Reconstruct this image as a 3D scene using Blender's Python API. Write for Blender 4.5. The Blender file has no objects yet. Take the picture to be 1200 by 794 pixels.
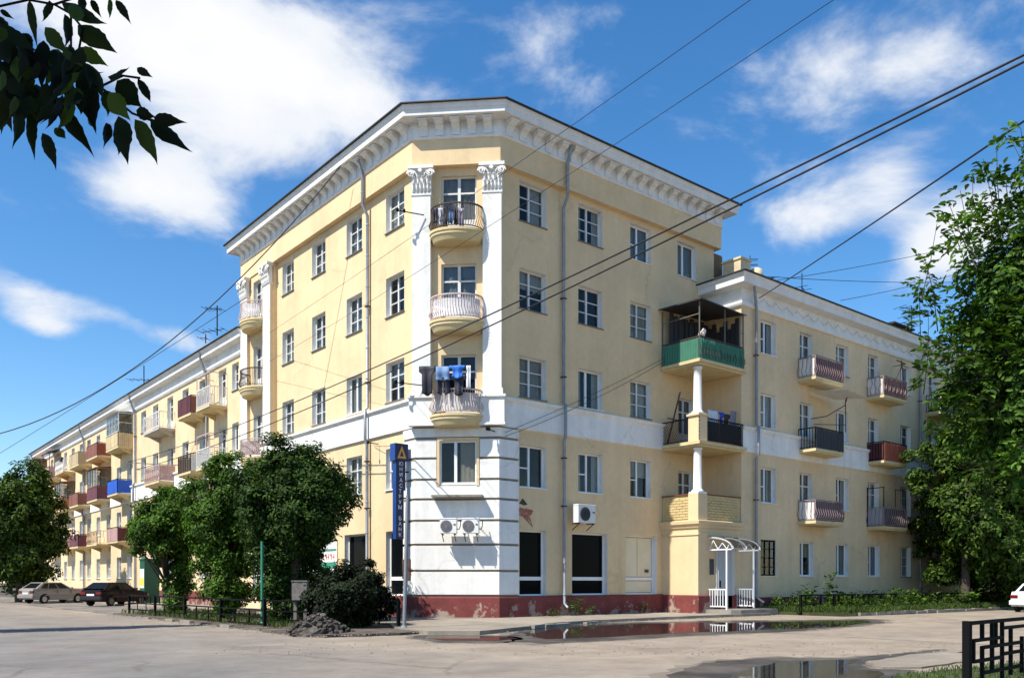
import bpy, math, random
import numpy as np
from mathutils import Vector, Matrix
R = math.radians
rng = random.Random(7)
nrg = np.random.default_rng(11)
scene = bpy.context.scene
COL = scene.collection

# ------------------------------------------------------------------ camera, sky, sun, exposure
# World axes follow the house: X runs along the right-hand street front, Y along the left-hand one.
K = 2.2                                    # cut corner: (0,K) - (K,0)
CAMX, CAMY, CAMZ = -17.80, -25.23, 1.45
FW = np.array([0.63344, 0.77379]); RT = np.array([0.77379, -0.63344])
FPX, HX, HY = 1011.0, 600.0, 681.0
cam_data = bpy.data.cameras.new("camera")
cam = bpy.data.objects.new("camera", cam_data); COL.objects.link(cam)
cam.location = (CAMX, CAMY, CAMZ)
cam.rotation_euler = (R(90), 0, math.atan2(-FW[0], FW[1]))
cam_data.sensor_width = 36; cam_data.lens = 36 * FPX / 1200
cam_data.shift_y = (HY - 397) / 1200
cam_data.clip_start = 0.05; cam_data.clip_end = 3000
scene.camera = cam

SUN_EL = 54.0
SUN_AZ = R(180 - 1.2)                      # direction towards the sun, angle from +X
sun_dir = Vector((math.cos(SUN_AZ) * math.cos(R(SUN_EL)), math.sin(SUN_AZ) * math.cos(R(SUN_EL)), math.sin(R(SUN_EL))))
sl = bpy.data.lights.new("sun", 'SUN'); sun = bpy.data.objects.new("sun", sl); COL.objects.link(sun)
sl.energy = 5.0; sl.angle = R(0.5); sl.color = (1.0, 0.95, 0.86)
sun.rotation_euler = sun_dir.to_track_quat('Z', 'Y').to_euler()
vs = scene.view_settings
vs.view_transform = 'Standard'; vs.look = 'None'; vs.gamma = 1; vs.use_curve_mapping = False
vs.exposure = 0.65
SKY_STRENGTH = 0.122

def ray(px):
    return FW + RT * ((px - HX) / FPX)
def gnd(px, py, z=0.0):
    d = FPX * (CAMZ - z) / (py - HY); v = ray(px)
    return Vector((CAMX + d * v[0], CAMY + d * v[1], z))
def at(px, py, d):
    v = ray(px)
    return Vector((CAMX + d * v[0], CAMY + d * v[1], CAMZ + (HY - py) / FPX * d))
def direction(px, py):
    v = ray(px); w = Vector((v[0], v[1], (HY - py) / FPX)).normalized()
    return math.atan2(w.y, w.x), math.asin(w.z)

world = bpy.data.worlds.new("World"); scene.world = world; world.use_nodes = True
def build_sky():
    nt = world.node_tree; N = nt.nodes; L = nt.links; N.clear()
    out = N.new('ShaderNodeOutputWorld')
    sky = N.new('ShaderNodeTexSky'); sky.sky_type = 'NISHITA'; sky.sun_disc = False
    sky.sun_elevation = R(SUN_EL); sky.sun_rotation = math.atan2(sun_dir.x, sun_dir.y)
    sky.air_density = 1.0; sky.dust_density = 0.3; sky.ozone_density = 2.4
    hs = N.new('ShaderNodeHueSaturation'); hs.inputs['Saturation'].default_value = 1.31; hs.inputs['Value'].default_value = 1.0
    L.new(sky.outputs[0], hs.inputs['Color'])
    b1 = N.new('ShaderNodeBackground'); b1.inputs[1].default_value = SKY_STRENGTH; L.new(hs.outputs[0], b1.inputs[0])
    tc = N.new('ShaderNodeTexCoord'); sep = N.new('ShaderNodeSeparateXYZ'); L.new(tc.outputs['Generated'], sep.inputs[0])
    def M(op, a, b=None, clamp=False):
        n = N.new('ShaderNodeMath'); n.operation = op; n.use_clamp = clamp
        for i, x in enumerate((a, b)):
            if x is None: continue
            if isinstance(x, (int, float)): n.inputs[i].default_value = x
            else: L.new(x, n.inputs[i])
        return n.outputs[0]
    az = M('ARCTAN2', sep.outputs[1], sep.outputs[0]); el = M('ARCSINE', sep.outputs[2])
    # planar cloud coordinates keep clouds streaky towards the horizon
    mp = N.new('ShaderNodeMapping'); mp.inputs['Scale'].default_value = (1, 1, 1.7); L.new(tc.outputs['Generated'], mp.inputs[0])
    def noise(scale, detail, rough, dist=0.0):
        n = N.new('ShaderNodeTexNoise'); n.inputs['Scale'].default_value = scale; n.inputs['Detail'].default_value = detail
        n.inputs['Roughness'].default_value = rough; n.inputs['Distortion'].default_value = dist
        L.new(mp.outputs[0], n.inputs['Vector']); return n.outputs[0]
    f1 = noise(5.5, 9, 0.60, 0.25); f2 = noise(2.2, 5, 0.55, 0.4)
    acc = M('MULTIPLY', M('SUBTRACT', f2, 0.5), 0.55)
    # cumulus banks: pixel centre, half sizes in pixels, tilt, amount
    blobs = [(235, 60, 190, 75, 18, .58), (390, 115, 160, 55, 24, .36), (470, 40, 140, 50, 0, .22), (110, 30, 120, 60, 0, .40),
             (225, 210, 85, 58, 35, .55), (150, 215, 60, 28, 0, .30), (300, 165, 60, 40, 10, .36),
             (925, 258, 62, 44, 10, .66), (1035, 215, 52, 38, 15, .56), (1105, 290, 62, 48, -20, .66), (1175, 230, 60, 40, 0, .30),
             (45, 378, 42, 18, 5, .60), (150, 374, 150, 15, 14, .30), (70, 462, 130, 16, 14, .31), (20, 345, 60, 16, 10, .3),
             (1010, 65, 280, 62, -10, .28), (760, 60, 120, 34, -20, .19), (1150, 120, 120, 60, 0, .27), (690, 20, 80, 22, -15, .18)]
    for (bx, by, sx, sy, rot, amp) in blobs:
        a0, e0 = direction(bx, by)
        k = math.cos(e0)
        da = M('MULTIPLY', M('SUBTRACT', az, a0), -k); de = M('SUBTRACT', el, e0)
        c, s = math.cos(R(-rot)), math.sin(R(-rot))
        u = M('ADD', M('MULTIPLY', da, c), M('MULTIPLY', de, s)); v = M('SUBTRACT', M('MULTIPLY', de, c), M('MULTIPLY', da, s))
        dist = math.hypot(1, math.hypot((bx - HX) / FPX, (HY - by) / FPX))
        uu = M('DIVIDE', u, sx / FPX / dist); vv = M('DIVIDE', v, sy / FPX / dist)
        r2 = M('ADD', M('MULTIPLY', uu, uu), M('MULTIPLY', vv, vv))
        g = M('POWER', 2.718, M('MULTIPLY', r2, -0.8))
        acc = M('ADD', acc, M('MULTIPLY', g, amp))
    tot = M('ADD', acc, M('MULTIPLY', M('SUBTRACT', f1, 0.5), 1.35))
    mr = N.new('ShaderNodeMapRange'); mr.interpolation_type = 'SMOOTHSTEP'
    mr.inputs['From Min'].default_value = 0.20; mr.inputs['From Max'].default_value = 0.60
    L.new(tot, mr.inputs['Value'])
    b2 = N.new('ShaderNodeBackground')
    cr = N.new('ShaderNodeValToRGB'); cr.color_ramp.elements[0].color = (.62, .72, .88, 1); cr.color_ramp.elements[1].color = (1, 1, 1, 1)
    cr.color_ramp.elements[0].position = .35; cr.color_ramp.elements[1].position = .85
    L.new(f1, cr.inputs[0]); 
    sft = M('ADD', M('MULTIPLY', tot, .6), .35)
    L.new(sft, cr.inputs[0]); L.new(cr.outputs[0], b2.inputs[0]); b2.inputs[1].default_value = 0.66
    mx = N.new('ShaderNodeMixShader'); L.new(M('MULTIPLY', mr.outputs[0], .96), mx.inputs[0]); L.new(b1.outputs[0], mx.inputs[1]); L.new(b2.outputs[0], mx.inputs[2])
    L.new(mx.outputs[0], out.inputs[0])
build_sky()

# ------------------------------------------------------------------ materials
MATS = {}
def mat(name, col, rough=.8, var=.12, scale=1.5, bump=.0, bscale=60, metal=0.0, col2=None, mix=None, streak=0.0, spec=.4, coat=0.0, crack=0.0, lowz=None):
    """principled surface: colour mottled by two noises, optional second colour in patches, vertical run marks, fine relief"""
    m = bpy.data.materials.new(name); m.use_nodes = True; nt = m.node_tree; N = nt.nodes; L = nt.links
    b = N['Principled BSDF']; b.inputs['Roughness'].default_value = rough; b.inputs['Metallic'].default_value = metal
    b.inputs['Specular IOR Level'].default_value = spec; b.inputs['Coat Weight'].default_value = coat
    geo = N.new('ShaderNodeNewGeometry')
    def noise(sc, det=5, vec=None, rough=.6):
        n = N.new('ShaderNodeTexNoise'); n.inputs['Scale'].default_value = sc; n.inputs['Detail'].default_value = det; n.inputs['Roughness'].default_value = rough
        L.new(vec or geo.outputs['Position'], n.inputs['Vector']); return n.outputs[0]
    def ramp(src, a, c, lo, hi):
        mr = N.new('ShaderNodeMapRange'); mr.inputs['From Min'].default_value = a; mr.inputs['From Max'].default_value = c
        mr.inputs['To Min'].default_value = lo; mr.inputs['To Max'].default_value = hi; L.new(src, mr.inputs['Value']); return mr.outputs[0]
    c = N.new('ShaderNodeRGB'); c.outputs[0].default_value = (*col, 1); cur = c.outputs[0]
    if col2 is not None:
        lo, hi, sc = mix
        src = noise(sc, 8, rough=.68)
        if lowz:                               # wear that starts from the ground
            sz = N.new('ShaderNodeSeparateXYZ'); L.new(geo.outputs['Position'], sz.inputs[0])
            ma = N.new('ShaderNodeMath'); ma.operation = 'ADD'; L.new(src, ma.inputs[0]); L.new(ramp(sz.outputs[2], lowz[0], lowz[1], lowz[2], -lowz[2]), ma.inputs[1]); src = ma.outputs[0]
        f = ramp(src, lo, hi, 0, 1)
        mx = N.new('ShaderNodeMix'); mx.data_type = 'RGBA'; L.new(f, mx.inputs[0]); L.new(cur, mx.inputs[6]); mx.inputs[7].default_value = (*col2, 1); cur = mx.outputs[2]
    def mul(cur, f):
        mm = N.new('ShaderNodeVectorMath'); mm.operation = 'SCALE'; L.new(cur, mm.inputs[0]); L.new(f, mm.inputs['Scale']); return mm.outputs[0]
    if var:
        cur = mul(cur, ramp(noise(scale, 6), .3, .7, 1 - var, 1 + var * .6))
        cur = mul(cur, ramp(noise(scale * 9, 4), .3, .7, 1 - var * .4, 1 + var * .3))
    if streak:
        mp = N.new('ShaderNodeMapping'); mp.inputs['Scale'].default_value = (2.6, 2.6, .16); L.new(geo.outputs['Position'], mp.inputs[0])
        cur = mul(cur, ramp(noise(1.0, 6, mp.outputs[0], .65), .42, .75, 1, 1 - streak))
    if crack:                                   # hairline cracks, here and there
        nz = N.new('ShaderNodeTexNoise'); nz.inputs['Scale'].default_value = 1.7; nz.inputs['Detail'].default_value = 6; L.new(geo.outputs['Position'], nz.inputs['Vector'])
        ad = N.new('ShaderNodeMix'); ad.data_type = 'RGBA'; ad.inputs[0].default_value = .4; L.new(geo.outputs['Position'], ad.inputs[6]); L.new(nz.outputs[1], ad.inputs[7])
        vo = N.new('ShaderNodeTexVoronoi'); vo.feature = 'DISTANCE_TO_EDGE'; vo.inputs['Scale'].default_value = .5; L.new(ad.outputs[2], vo.inputs['Vector'])
        ck = ramp(vo.outputs['Distance'], .003, .02, crack, 1); gt = ramp(noise(.4, 3), .5, .62, 0, 1)
        mf = N.new('ShaderNodeMix'); mf.data_type = 'FLOAT'; L.new(gt, mf.inputs[0]); mf.inputs[2].default_value = 1; L.new(ck, mf.inputs[3]); cur = mul(cur, mf.outputs[0])
    L.new(cur, b.inputs['Base Color'])
    if bump:
        bp = N.new('ShaderNodeBump'); bp.inputs['Strength'].default_value = bump; bp.inputs['Distance'].default_value = .02
        L.new(noise(bscale, 5), bp.inputs['Height']); L.new(bp.outputs[0], b.inputs['Normal'])
    MATS[name] = m; return m

YEL = mat('yellow_plaster', (.71, .535, .315), .9, .11, .45, .35, 45, col2=(.635, .49, .285), mix=(.5, .72, .35), streak=.07, crack=.88)
YEL2 = mat('yellow_plaster_wing', (.71, .54, .33), .9, .13, .5, .35, 45, col2=(.63, .485, .29), mix=(.5, .72, .3), streak=.09, crack=.88)
WHT = mat('white_plaster', (.78, .765, .72), .88, .09, .9, .3, 40, col2=(.66, .63, .57), mix=(.56, .74, .8), streak=.14, crack=.84)
TRIM = mat('white_trim', (.74, .73, .70), .85, .08, 1.4, .2, 50, streak=.14)
RED = mat('red_plinth', (.185, .042, .037), .85, .25, 2.0, .5, 30, col2=(.33, .25, .205), mix=(.555, .60, 2.2), streak=.1, lowz=(.1, .8, .085))
DARK = mat('dark_room', (.045, .043, .042), .95, 0)
FRAME = mat('window_paint', (.76, .76, .74), .5, .05, 3)
OLDFR = mat('old_window_paint', (.64, .63, .60), .6, .10, 4)
SILLM = mat('sill_sheet_metal', (.16, .15, .145), .6, .15, 4)
ROOFM = mat('dark_roof_metal', (.035, .033, .035), .6, .2, 2)
GALV = mat('galvanised_pipe', (.27, .285, .31), .5, .2, 3, metal=.4)
SLABM = mat('balcony_plaster', (.60, .48, .26), .9, .12, 2, .3, 30, col2=(.34, .30, .24), mix=(.62, .74, 2.2))
SLABG = mat('worn_balcony_concrete', (.46, .42, .36), .9, .2, 2.5, .4, 25, col2=(.24, .19, .15), mix=(.55, .7, 2.0))
IRON = mat('black_iron', (.006, .006, .0065), .65, .2, 5, spec=.08)
RUST = mat('rusty_iron', (.075, .045, .035), .8, .3, 6)
WIRON = mat('white_painted_iron', (.74, .74, .73), .5, .08, 5)
PINKR = mat('dull_pink_iron', (.27, .19, .185), .7, .2, 6)
PINKIRON = mat('pale_pink_iron', (.52, .40, .38), .6, .12, 5)
CONC = mat('concrete', (.25, .225, .19), .92, .2, 1.2, .5, 30, col2=(.15, .135, .115), mix=(.5, .72, .8))
BRICKY = mat('yellow_washed_brick', (.56, .43, .21), .9, .14, 3, .3, 30)
BRICKB = mat('bare_brown_brick', (.25, .155, .09), .92, .22, 4, .5, 30)
STONE = mat('pale_chimney_stone', (.58, .48, .31), .92, .18, 3, .5, 20)
GREY = mat('grey_door_paint', (.40, .41, .42), .55, .06, 3)
BEIGE = mat('beige_board', (.70, .64, .46), .7, .08, 2)
BLACKGL = mat('dark_film_glass', (.004, .005, .006), .06, 0, spec=.03)
FAN = mat('fan_dark', (.05, .05, .055), .5, .1)
ACW = mat('ac_casing', (.70, .69, .66), .45, .05, 3)
def glass(name, tint, refl=1.0):
    m = bpy.data.materials.new(name); m.use_nodes = True; nt = m.node_tree; N = nt.nodes; L = nt.links; N.clear()
    out = N.new('ShaderNodeOutputMaterial'); tr = N.new('ShaderNodeBsdfTransparent'); tr.inputs[0].default_value = (*tint, 1)
    gl = N.new('ShaderNodeBsdfGlossy'); gl.inputs['Roughness'].default_value = .015; gl.inputs[0].default_value = (.92, .88, .83, 1)
    fr = N.new('ShaderNodeFresnel'); fr.inputs['IOR'].default_value = 1.55 * refl
    geo = N.new('ShaderNodeNewGeometry'); no = N.new('ShaderNodeTexNoise'); no.inputs['Scale'].default_value = 1.3; L.new(geo.outputs['Position'], no.inputs['Vector'])
    bp = N.new('ShaderNodeBump'); bp.inputs['Strength'].default_value = .25; bp.inputs['Distance'].default_value = .05; L.new(no.outputs[0], bp.inputs['Height'])
    L.new(bp.outputs[0], gl.inputs['Normal'])
    front = N.new('ShaderNodeMath'); front.operation = 'SUBTRACT'; front.inputs[0].default_value = 1; L.new(geo.outputs['Backfacing'], front.inputs[1])
    fm = N.new('ShaderNodeMath'); fm.operation = 'MULTIPLY'; L.new(fr.outputs[0], fm.inputs[0]); L.new(front.outputs[0], fm.inputs[1])
    mx = N.new('ShaderNodeMixShader'); L.new(fm.outputs[0], mx.inputs[0]); L.new(tr.outputs[0], mx.inputs[1]); L.new(gl.outputs[0], mx.inputs[2]); L.new(mx.outputs[0], out.inputs[0])
    return m
GLASS = glass('window_glass', (.74, .76, .75), .96)
CURT = [mat('white_net_curtain', (.62, .62, .60), .9, .06, 6), mat('grey_curtain', (.36, .37, .38), .9, .1, 6),
        mat('beige_curtain', (.50, .44, .36), .9, .1, 6), mat('blue_grey_blind', (.30, .36, .44), .9, .1, 6)]

def leafmat(name, cols, trans=.35, rough=.62):
    m = bpy.data.materials.new(name); m.use_nodes = True; nt = m.node_tree; N = nt.nodes; L = nt.links; N.clear()
    out = N.new('ShaderNodeOutputMaterial'); geo = N.new('ShaderNodeNewGeometry')
    cr = N.new('ShaderNodeValToRGB'); e = cr.color_ramp.elements
    e[0].color = (*cols[0], 1); e[1].color = (*cols[-1], 1)
    for i, c in enumerate(cols[1:-1]):
        x = e.new((i + 1) / (len(cols) - 1)); x.color = (*c, 1)
    oi = N.new('ShaderNodeObjectInfo'); ad = N.new('ShaderNodeMath'); ad.operation = 'ADD'; L.new(geo.outputs['Random Per Island'], ad.inputs[0]); L.new(oi.outputs['Random'], ad.inputs[1]); fr = N.new('ShaderNodeMath'); fr.operation = 'FRACT'; L.new(ad.outputs[0], fr.inputs[0])
    L.new(fr.outputs[0], cr.inputs[0])
    no = N.new('ShaderNodeTexNoise'); no.inputs['Scale'].default_value = 1.1; L.new(geo.outputs['Position'], no.inputs['Vector'])
    mr = N.new('ShaderNodeMapRange'); mr.inputs['From Min'].default_value = .3; mr.inputs['From Max'].default_value = .7; mr.inputs['To Min'].default_value = .65; mr.inputs['To Max'].default_value = 1.25
    L.new(no.outputs[0], mr.inputs[0])
    sc = N.new('ShaderNodeVectorMath'); sc.operation = 'SCALE'; L.new(cr.outputs[0], sc.inputs[0]); L.new(mr.outputs[0], sc.inputs['Scale'])
    p = N.new('ShaderNodeBsdfPrincipled'); p.inputs['Roughness'].default_value = rough; p.inputs['Specular IOR Level'].default_value = .16; L.new(sc.outputs[0], p.inputs['Base Color'])
    t = N.new('ShaderNodeBsdfTranslucent'); tv = N.new('ShaderNodeVectorMath'); tv.operation = 'MULTIPLY'; L.new(sc.outputs[0], tv.inputs[0]); tv.inputs[1].default_value = (1.5, 1.6, .5)
    L.new(tv.outputs[0], t.inputs[0])
    mx = N.new('ShaderNodeMixShader'); mx.inputs[0].default_value = trans; L.new(p.outputs[0], mx.inputs[1]); L.new(t.outputs[0], mx.inputs[2]); L.new(mx.outputs[0], out.inputs[0])
    MATS[name] = m; return m
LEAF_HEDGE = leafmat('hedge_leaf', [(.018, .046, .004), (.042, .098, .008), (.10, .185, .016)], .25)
LEAF_DARKER = leafmat('shaded_hedge_leaf', [(.009, .024, .003), (.020, .050, .005), (.055, .11, .011)], .18)  # hedge leaf darkened: deep crown shade is put into the colour
LEAF_DARK = leafmat('shaded_bush_leaf', [(.003, .006, .0015), (.006, .012, .002), (.013, .025, .004)], .1)  # near-black leaf colour stands in for the bush's unlit look
LEAF_NEAR = leafmat('compound_leaf', [(.016, .044, .005), (.040, .098, .011), (.115, .20, .03)], .25)
LEAF_FAR = leafmat('street_tree_leaf', [(.013, .030, .004), (.034, .070, .008), (.095, .150, .018)], .2)
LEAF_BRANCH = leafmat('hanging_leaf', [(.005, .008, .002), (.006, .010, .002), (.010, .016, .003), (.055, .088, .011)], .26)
GRASSM = leafmat('grass_blade', [(.05, .09, .018), (.08, .14, .028), (.13, .16, .05)], .3)
BARK = mat('bark', (.075, .058, .045), .95, .3, 5, .6, 25)

# ------------------------------------------------------------------ mesh buffer
class MB:
    def __init__(s): s.v = []; s.f = []; s.m = []; s.s = []
    def face(s, pts, m=0, sm=False):
        n = len(s.v); s.v += [tuple(p) for p in pts]; s.f.append(tuple(range(n, n + len(pts)))); s.m.append(m); s.s.append(sm)
    def grid(s, rows, m=0, sm=True, closed=False):
        n = len(s.v); w = len(rows[0])
        for r in rows: s.v += [tuple(p) for p in r]
        for i in range(len(rows) - 1):
            for j in range(w if closed else w - 1):
                j2 = (j + 1) % w
                s.f.append((n + i * w + j, n + i * w + j2, n + (i + 1) * w + j2, n + (i + 1) * w + j)); s.m.append(m); s.s.append(sm)
    def box(s, x0, x1, y0, y1, z0, z1, m=0):
        n = len(s.v)
        s.v += [(x0, y0, z0), (x1, y0, z0), (x1, y1, z0), (x0, y1, z0), (x0, y0, z1), (x1, y0, z1), (x1, y1, z1), (x0, y1, z1)]
        for q in ((0, 3, 2, 1), (4, 5, 6, 7), (0, 1, 5, 4), (1, 2, 6, 5), (2, 3, 7, 6), (3, 0, 4, 7)):
            s.f.append(tuple(n + i for i in q)); s.m.append(m); s.s.append(False)
    def beam(s, p, q, w, h=None, m=0):
        h = h or w; p = Vector(p); q = Vector(q); d = (q - p).normalized()
        up = Vector((0, 0, 1)) if abs(d.z) < .95 else Vector((1, 0, 0))
        a = d.cross(up).normalized() * w / 2; b = a.cross(d).normalized() * h / 2
        n = len(s.v)
        for o in (p, q): s.v += [tuple(o - a - b), tuple(o + a - b), tuple(o + a + b), tuple(o - a + b)]
        for f in ((0, 1, 2, 3), (7, 6, 5, 4), (0, 4, 5, 1), (1, 5, 6, 2), (2, 6, 7, 3), (3, 7, 4, 0)):
            s.f.append(tuple(n + i for i in f)); s.m.append(m); s.s.append(False)
    def tube(s, pts, r, n=8, m=0):
        pts = [Vector(p) for p in pts]; rows = []
        ref = None
        for i, p in enumerate(pts):
            d = (pts[min(i + 1, len(pts) - 1)] - pts[max(i - 1, 0)]).normalized()
            if ref is None: ref = Vector((0, 0, 1)) if abs(d.z) < .9 else Vector((1, 0, 0))
            a = d.cross(ref).normalized(); b = d.cross(a).normalized(); ref = a.cross(d) if abs(a.cross(d).dot(d)) < .5 else ref
            rr = r[i] if isinstance(r, (list, tuple)) else r
            rows.append([tuple(p + (a * math.cos(t) + b * math.sin(t)) * rr) for t in [2 * math.pi * k / n for k in range(n)]])
        s.grid(rows, m, True, True); s.face(rows[0][::-1], m); s.face(rows[-1], m)
    def lathe(s, prof, cx=0, cy=0, n=16, m=0, sm=True):
        rows = [[(cx + r * math.cos(2 * math.pi * k / n), cy + r * math.sin(2 * math.pi * k / n), z) for k in range(n)] for r, z in prof]
        s.grid(rows, m, sm, True); s.face(rows[0][::-1], m); s.face(rows[-1], m)
    def prism(s, poly, z0, z1, m=0):
        k = len(poly); s.face([(x, y, z1) for x, y in poly], m); s.face([(x, y, z0) for x, y in poly][::-1], m)
        for i in range(k):
            a, b = poly[i], poly[(i + 1) % k]; s.face([(a[0], a[1], z0), (b[0], b[1], z0), (b[0], b[1], z1), (a[0], a[1], z1)], m)
    def sweep(s, base, prof, m=0):
        rows = []
        for p, z in prof:
            rows.append([(x, y, z) for x, y in offset(base, p)])
        n = len(rows[0])
        for i in range(len(rows) - 1):
            for j in range(n - 1): s.face([rows[i][j], rows[i][j + 1], rows[i + 1][j + 1], rows[i + 1][j]], m)
        s.face([r[0] for r in rows][::-1], m); s.face([r[-1] for r in rows], m)
    def mesh(s, name, mats):
        me = bpy.data.meshes.new(name); me.from_pydata(s.v, [], s.f)
        for m in (mats if isinstance(mats, (list, tuple)) else [mats]): me.materials.append(m)
        me.polygons.foreach_set('material_index', s.m); me.polygons.foreach_set('use_smooth', s.s); me.update(); return me
def offset(base, p):
    out = []; n = len(base); nor = []
    for i in range(n - 1):
        d = Vector((base[i + 1][0] - base[i][0], base[i + 1][1] - base[i][1])).normalized(); nor.append(Vector((d.y, -d.x)))
    for i in range(n):
        if i == 0: o = nor[0] * p
        elif i == n - 1: o = nor[-1] * p
        else:
            a, b = nor[i - 1], nor[i]; o = (a + b) * (p / (1 + a.dot(b)))
        out.append((base[i][0] + o.x, base[i][1] + o.y))
    return out

def link(name, me, parent=None, loc=(0, 0, 0), rz=0.0, world=True):
    o = bpy.data.objects.new(name, me); COL.objects.link(o); o.location = loc; o.rotation_euler = (0, 0, rz)
    if parent is not None:
        o.parent = parent
        if world and parent.parent is None: o.matrix_parent_inverse = Matrix.Translation(-Vector(parent.location))
    return o
def thing(name, label, cat, loc=(0, 0, 0), group=None):
    o = bpy.data.objects.new(name, None); COL.objects.link(o); o.location = loc; o.empty_display_size = .3
    o['label'] = label; o['category'] = cat
    if group: o['group'] = group
    return o
def tag(o, label, cat, group=None):
    o['label'] = label; o['category'] = cat
    if group: o['group'] = group
    return o
def struct(name, me):
    o = link(name, me); o['kind'] = 'structure'; return o

class Frame:                                   # local x along a wall (left to right seen from outside), y into it
    def __init__(s, x, y, deg): s.x, s.y, s.a = x, y, R(deg)
    def P(s, x, y, z): return (s.x + x * math.cos(s.a) - y * math.sin(s.a), s.y + x * math.sin(s.a) + y * math.cos(s.a), z)
FR = Frame(0, 0, 0); FL = Frame(0, 0, -90); FC = Frame(0, K, -45); FRW = Frame(0, -2, 0); FLW = Frame(0, 19.06, -90.6)
CW = K * math.sqrt(2)
def onF(fr, name, mb, mats, parent, loc=(0, 0, 0)):
    me = mb.mesh(name, mats) if isinstance(mb, MB) else mb
    return link(name, me, parent, fr.P(*loc), fr.a)

# ------------------------------------------------------------------ ground
def asphalt(name, a, b, grain=.18, crack=True, dustmix=(.42, .66, .13), dust=None):
    m = bpy.data.materials.new(name); m.use_nodes = True; nt = m.node_tree; N = nt.nodes; L = nt.links
    bs = N['Principled BSDF']; bs.inputs['Roughness'].default_value = .92; bs.inputs['Specular IOR Level'].default_value = .25
    geo = N.new('ShaderNodeNewGeometry')
    def noise(sc, det=6, rg=.6, vec=None):
        n = N.new('ShaderNodeTexNoise'); n.inputs['Scale'].default_value = sc; n.inputs['Detail'].default_value = det; n.inputs['Roughness'].default_value = rg
        L.new(vec or geo.outputs['Position'], n.inputs['Vector']); return n
    def rmp(src, lo, hi, t0=0, t1=1):
        mr = N.new('ShaderNodeMapRange'); mr.inputs['From Min'].default_value = lo; mr.inputs['From Max'].default_value = hi
        mr.inputs['To Min'].default_value = t0; mr.inputs['To Max'].default_value = t1; L.new(src, mr.inputs[0]); return mr.outputs[0]
    fac = rmp(noise(dustmix[2], 7, .65).outputs[0], dustmix[0], dustmix[1])
    if dust:                                   # the junction lies under sandy dust, the through road is swept grey
        sx = N.new('ShaderNodeSeparateXYZ'); L.new(geo.outputs['Position'], sx.inputs[0])
        w = N.new('ShaderNodeMath'); w.operation = 'MULTIPLY_ADD'; L.new(noise(.35, 6, .6).outputs[0], w.inputs[0]); w.inputs[1].default_value = 8; L.new(sx.outputs[0], w.inputs[2])
        w2 = N.new('ShaderNodeMath'); w2.operation = 'MULTIPLY_ADD'; L.new(rmp(w.outputs[0], dust[0] + 4, dust[1] + 4), w2.inputs[0]); w2.inputs[1].default_value = .8
        w3 = N.new('ShaderNodeMath'); w3.operation = 'MULTIPLY'; L.new(fac, w3.inputs[0]); w3.inputs[1].default_value = .2; L.new(w3.outputs[0], w2.inputs[2]); fac = w2.outputs[0]
    mx = N.new('ShaderNodeMix'); mx.data_type = 'RGBA'; L.new(fac, mx.inputs[0])
    mx.inputs[6].default_value = (*a, 1); mx.inputs[7].default_value = (*b, 1)
    cur = mx.outputs[2]
    def mul(f):
        nonlocal cur
        v = N.new('ShaderNodeVectorMath'); v.operation = 'SCALE'; L.new(cur, v.inputs[0]); L.new(f, v.inputs['Scale']); cur = v.outputs[0]
    mul(rmp(noise(.9, 8, .7).outputs[0], .3, .7, 1 - grain, 1 + grain * .7))
    mul(rmp(noise(48, 4, .7).outputs[0], .3, .7, 1 - grain * 1.5, 1 + grain * 1.4))
    mul(rmp(noise(14, 4, .7).outputs[0], .60, .76, 1, .74)); mul(rmp(noise(2.6, 9, .75).outputs[0], .52, .70, 1, .80)); mul(rmp(noise(.33, 4, .6).outputs[0], .35, .65, .88, 1.08))
    if crack:
        nz = noise(1.1, 5); ad = N.new('ShaderNodeMix'); ad.data_type = 'RGBA'; ad.inputs[0].default_value = .35; L.new(geo.outputs['Position'], ad.inputs[6]); L.new(nz.outputs[1], ad.inputs[7])
        vo = N.new('ShaderNodeTexVoronoi'); vo.feature = 'DISTANCE_TO_EDGE'; vo.inputs['Scale'].default_value = .35; L.new(ad.outputs[2], vo.inputs['Vector'])
        gate = rmp(noise(.25, 3).outputs[0], .48, .6)
        ck = rmp(vo.outputs['Distance'], .003, .014, .74, 1)
        mxx = N.new('ShaderNodeMix'); mxx.data_type = 'FLOAT'; L.new(gate, mxx.inputs[0]); mxx.inputs[2].default_value = 1; L.new(ck, mxx.inputs[3]); mul(mxx.outputs[0])
    L.new(cur, bs.inputs['Base Color'])
    bp = N.new('ShaderNodeBump'); bp.inputs['Strength'].default_value = .5; bp.inputs['Distance'].default_value = .015; L.new(noise(45, 6).outputs[0], bp.inputs['Height']); L.new(bp.outputs[0], bs.inputs['Normal'])
    return m
ROADM = asphalt('dusty_asphalt', (.172, .161, .150), (.295, .237, .175), .24, dust=(-14.0, -5.5))
PAVEM = asphalt('worn_pavement', (.23, .195, .155), (.31, .265, .21), .2)
LOTM = asphalt('old_lot_asphalt', (.13, .12, .11), (.24, .205, .17), .25, True, (.4, .6, .5))
SOILM = mat('verge_soil', (.075, .058, .042), .97, .3, 1.5, .8, 30, col2=(.15, .122, .095), mix=(.45, .65, 1.6))
LAWNM = mat('lawn_soil', (.055, .065, .022), .97, .3, 1.5, .6, 30)

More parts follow.
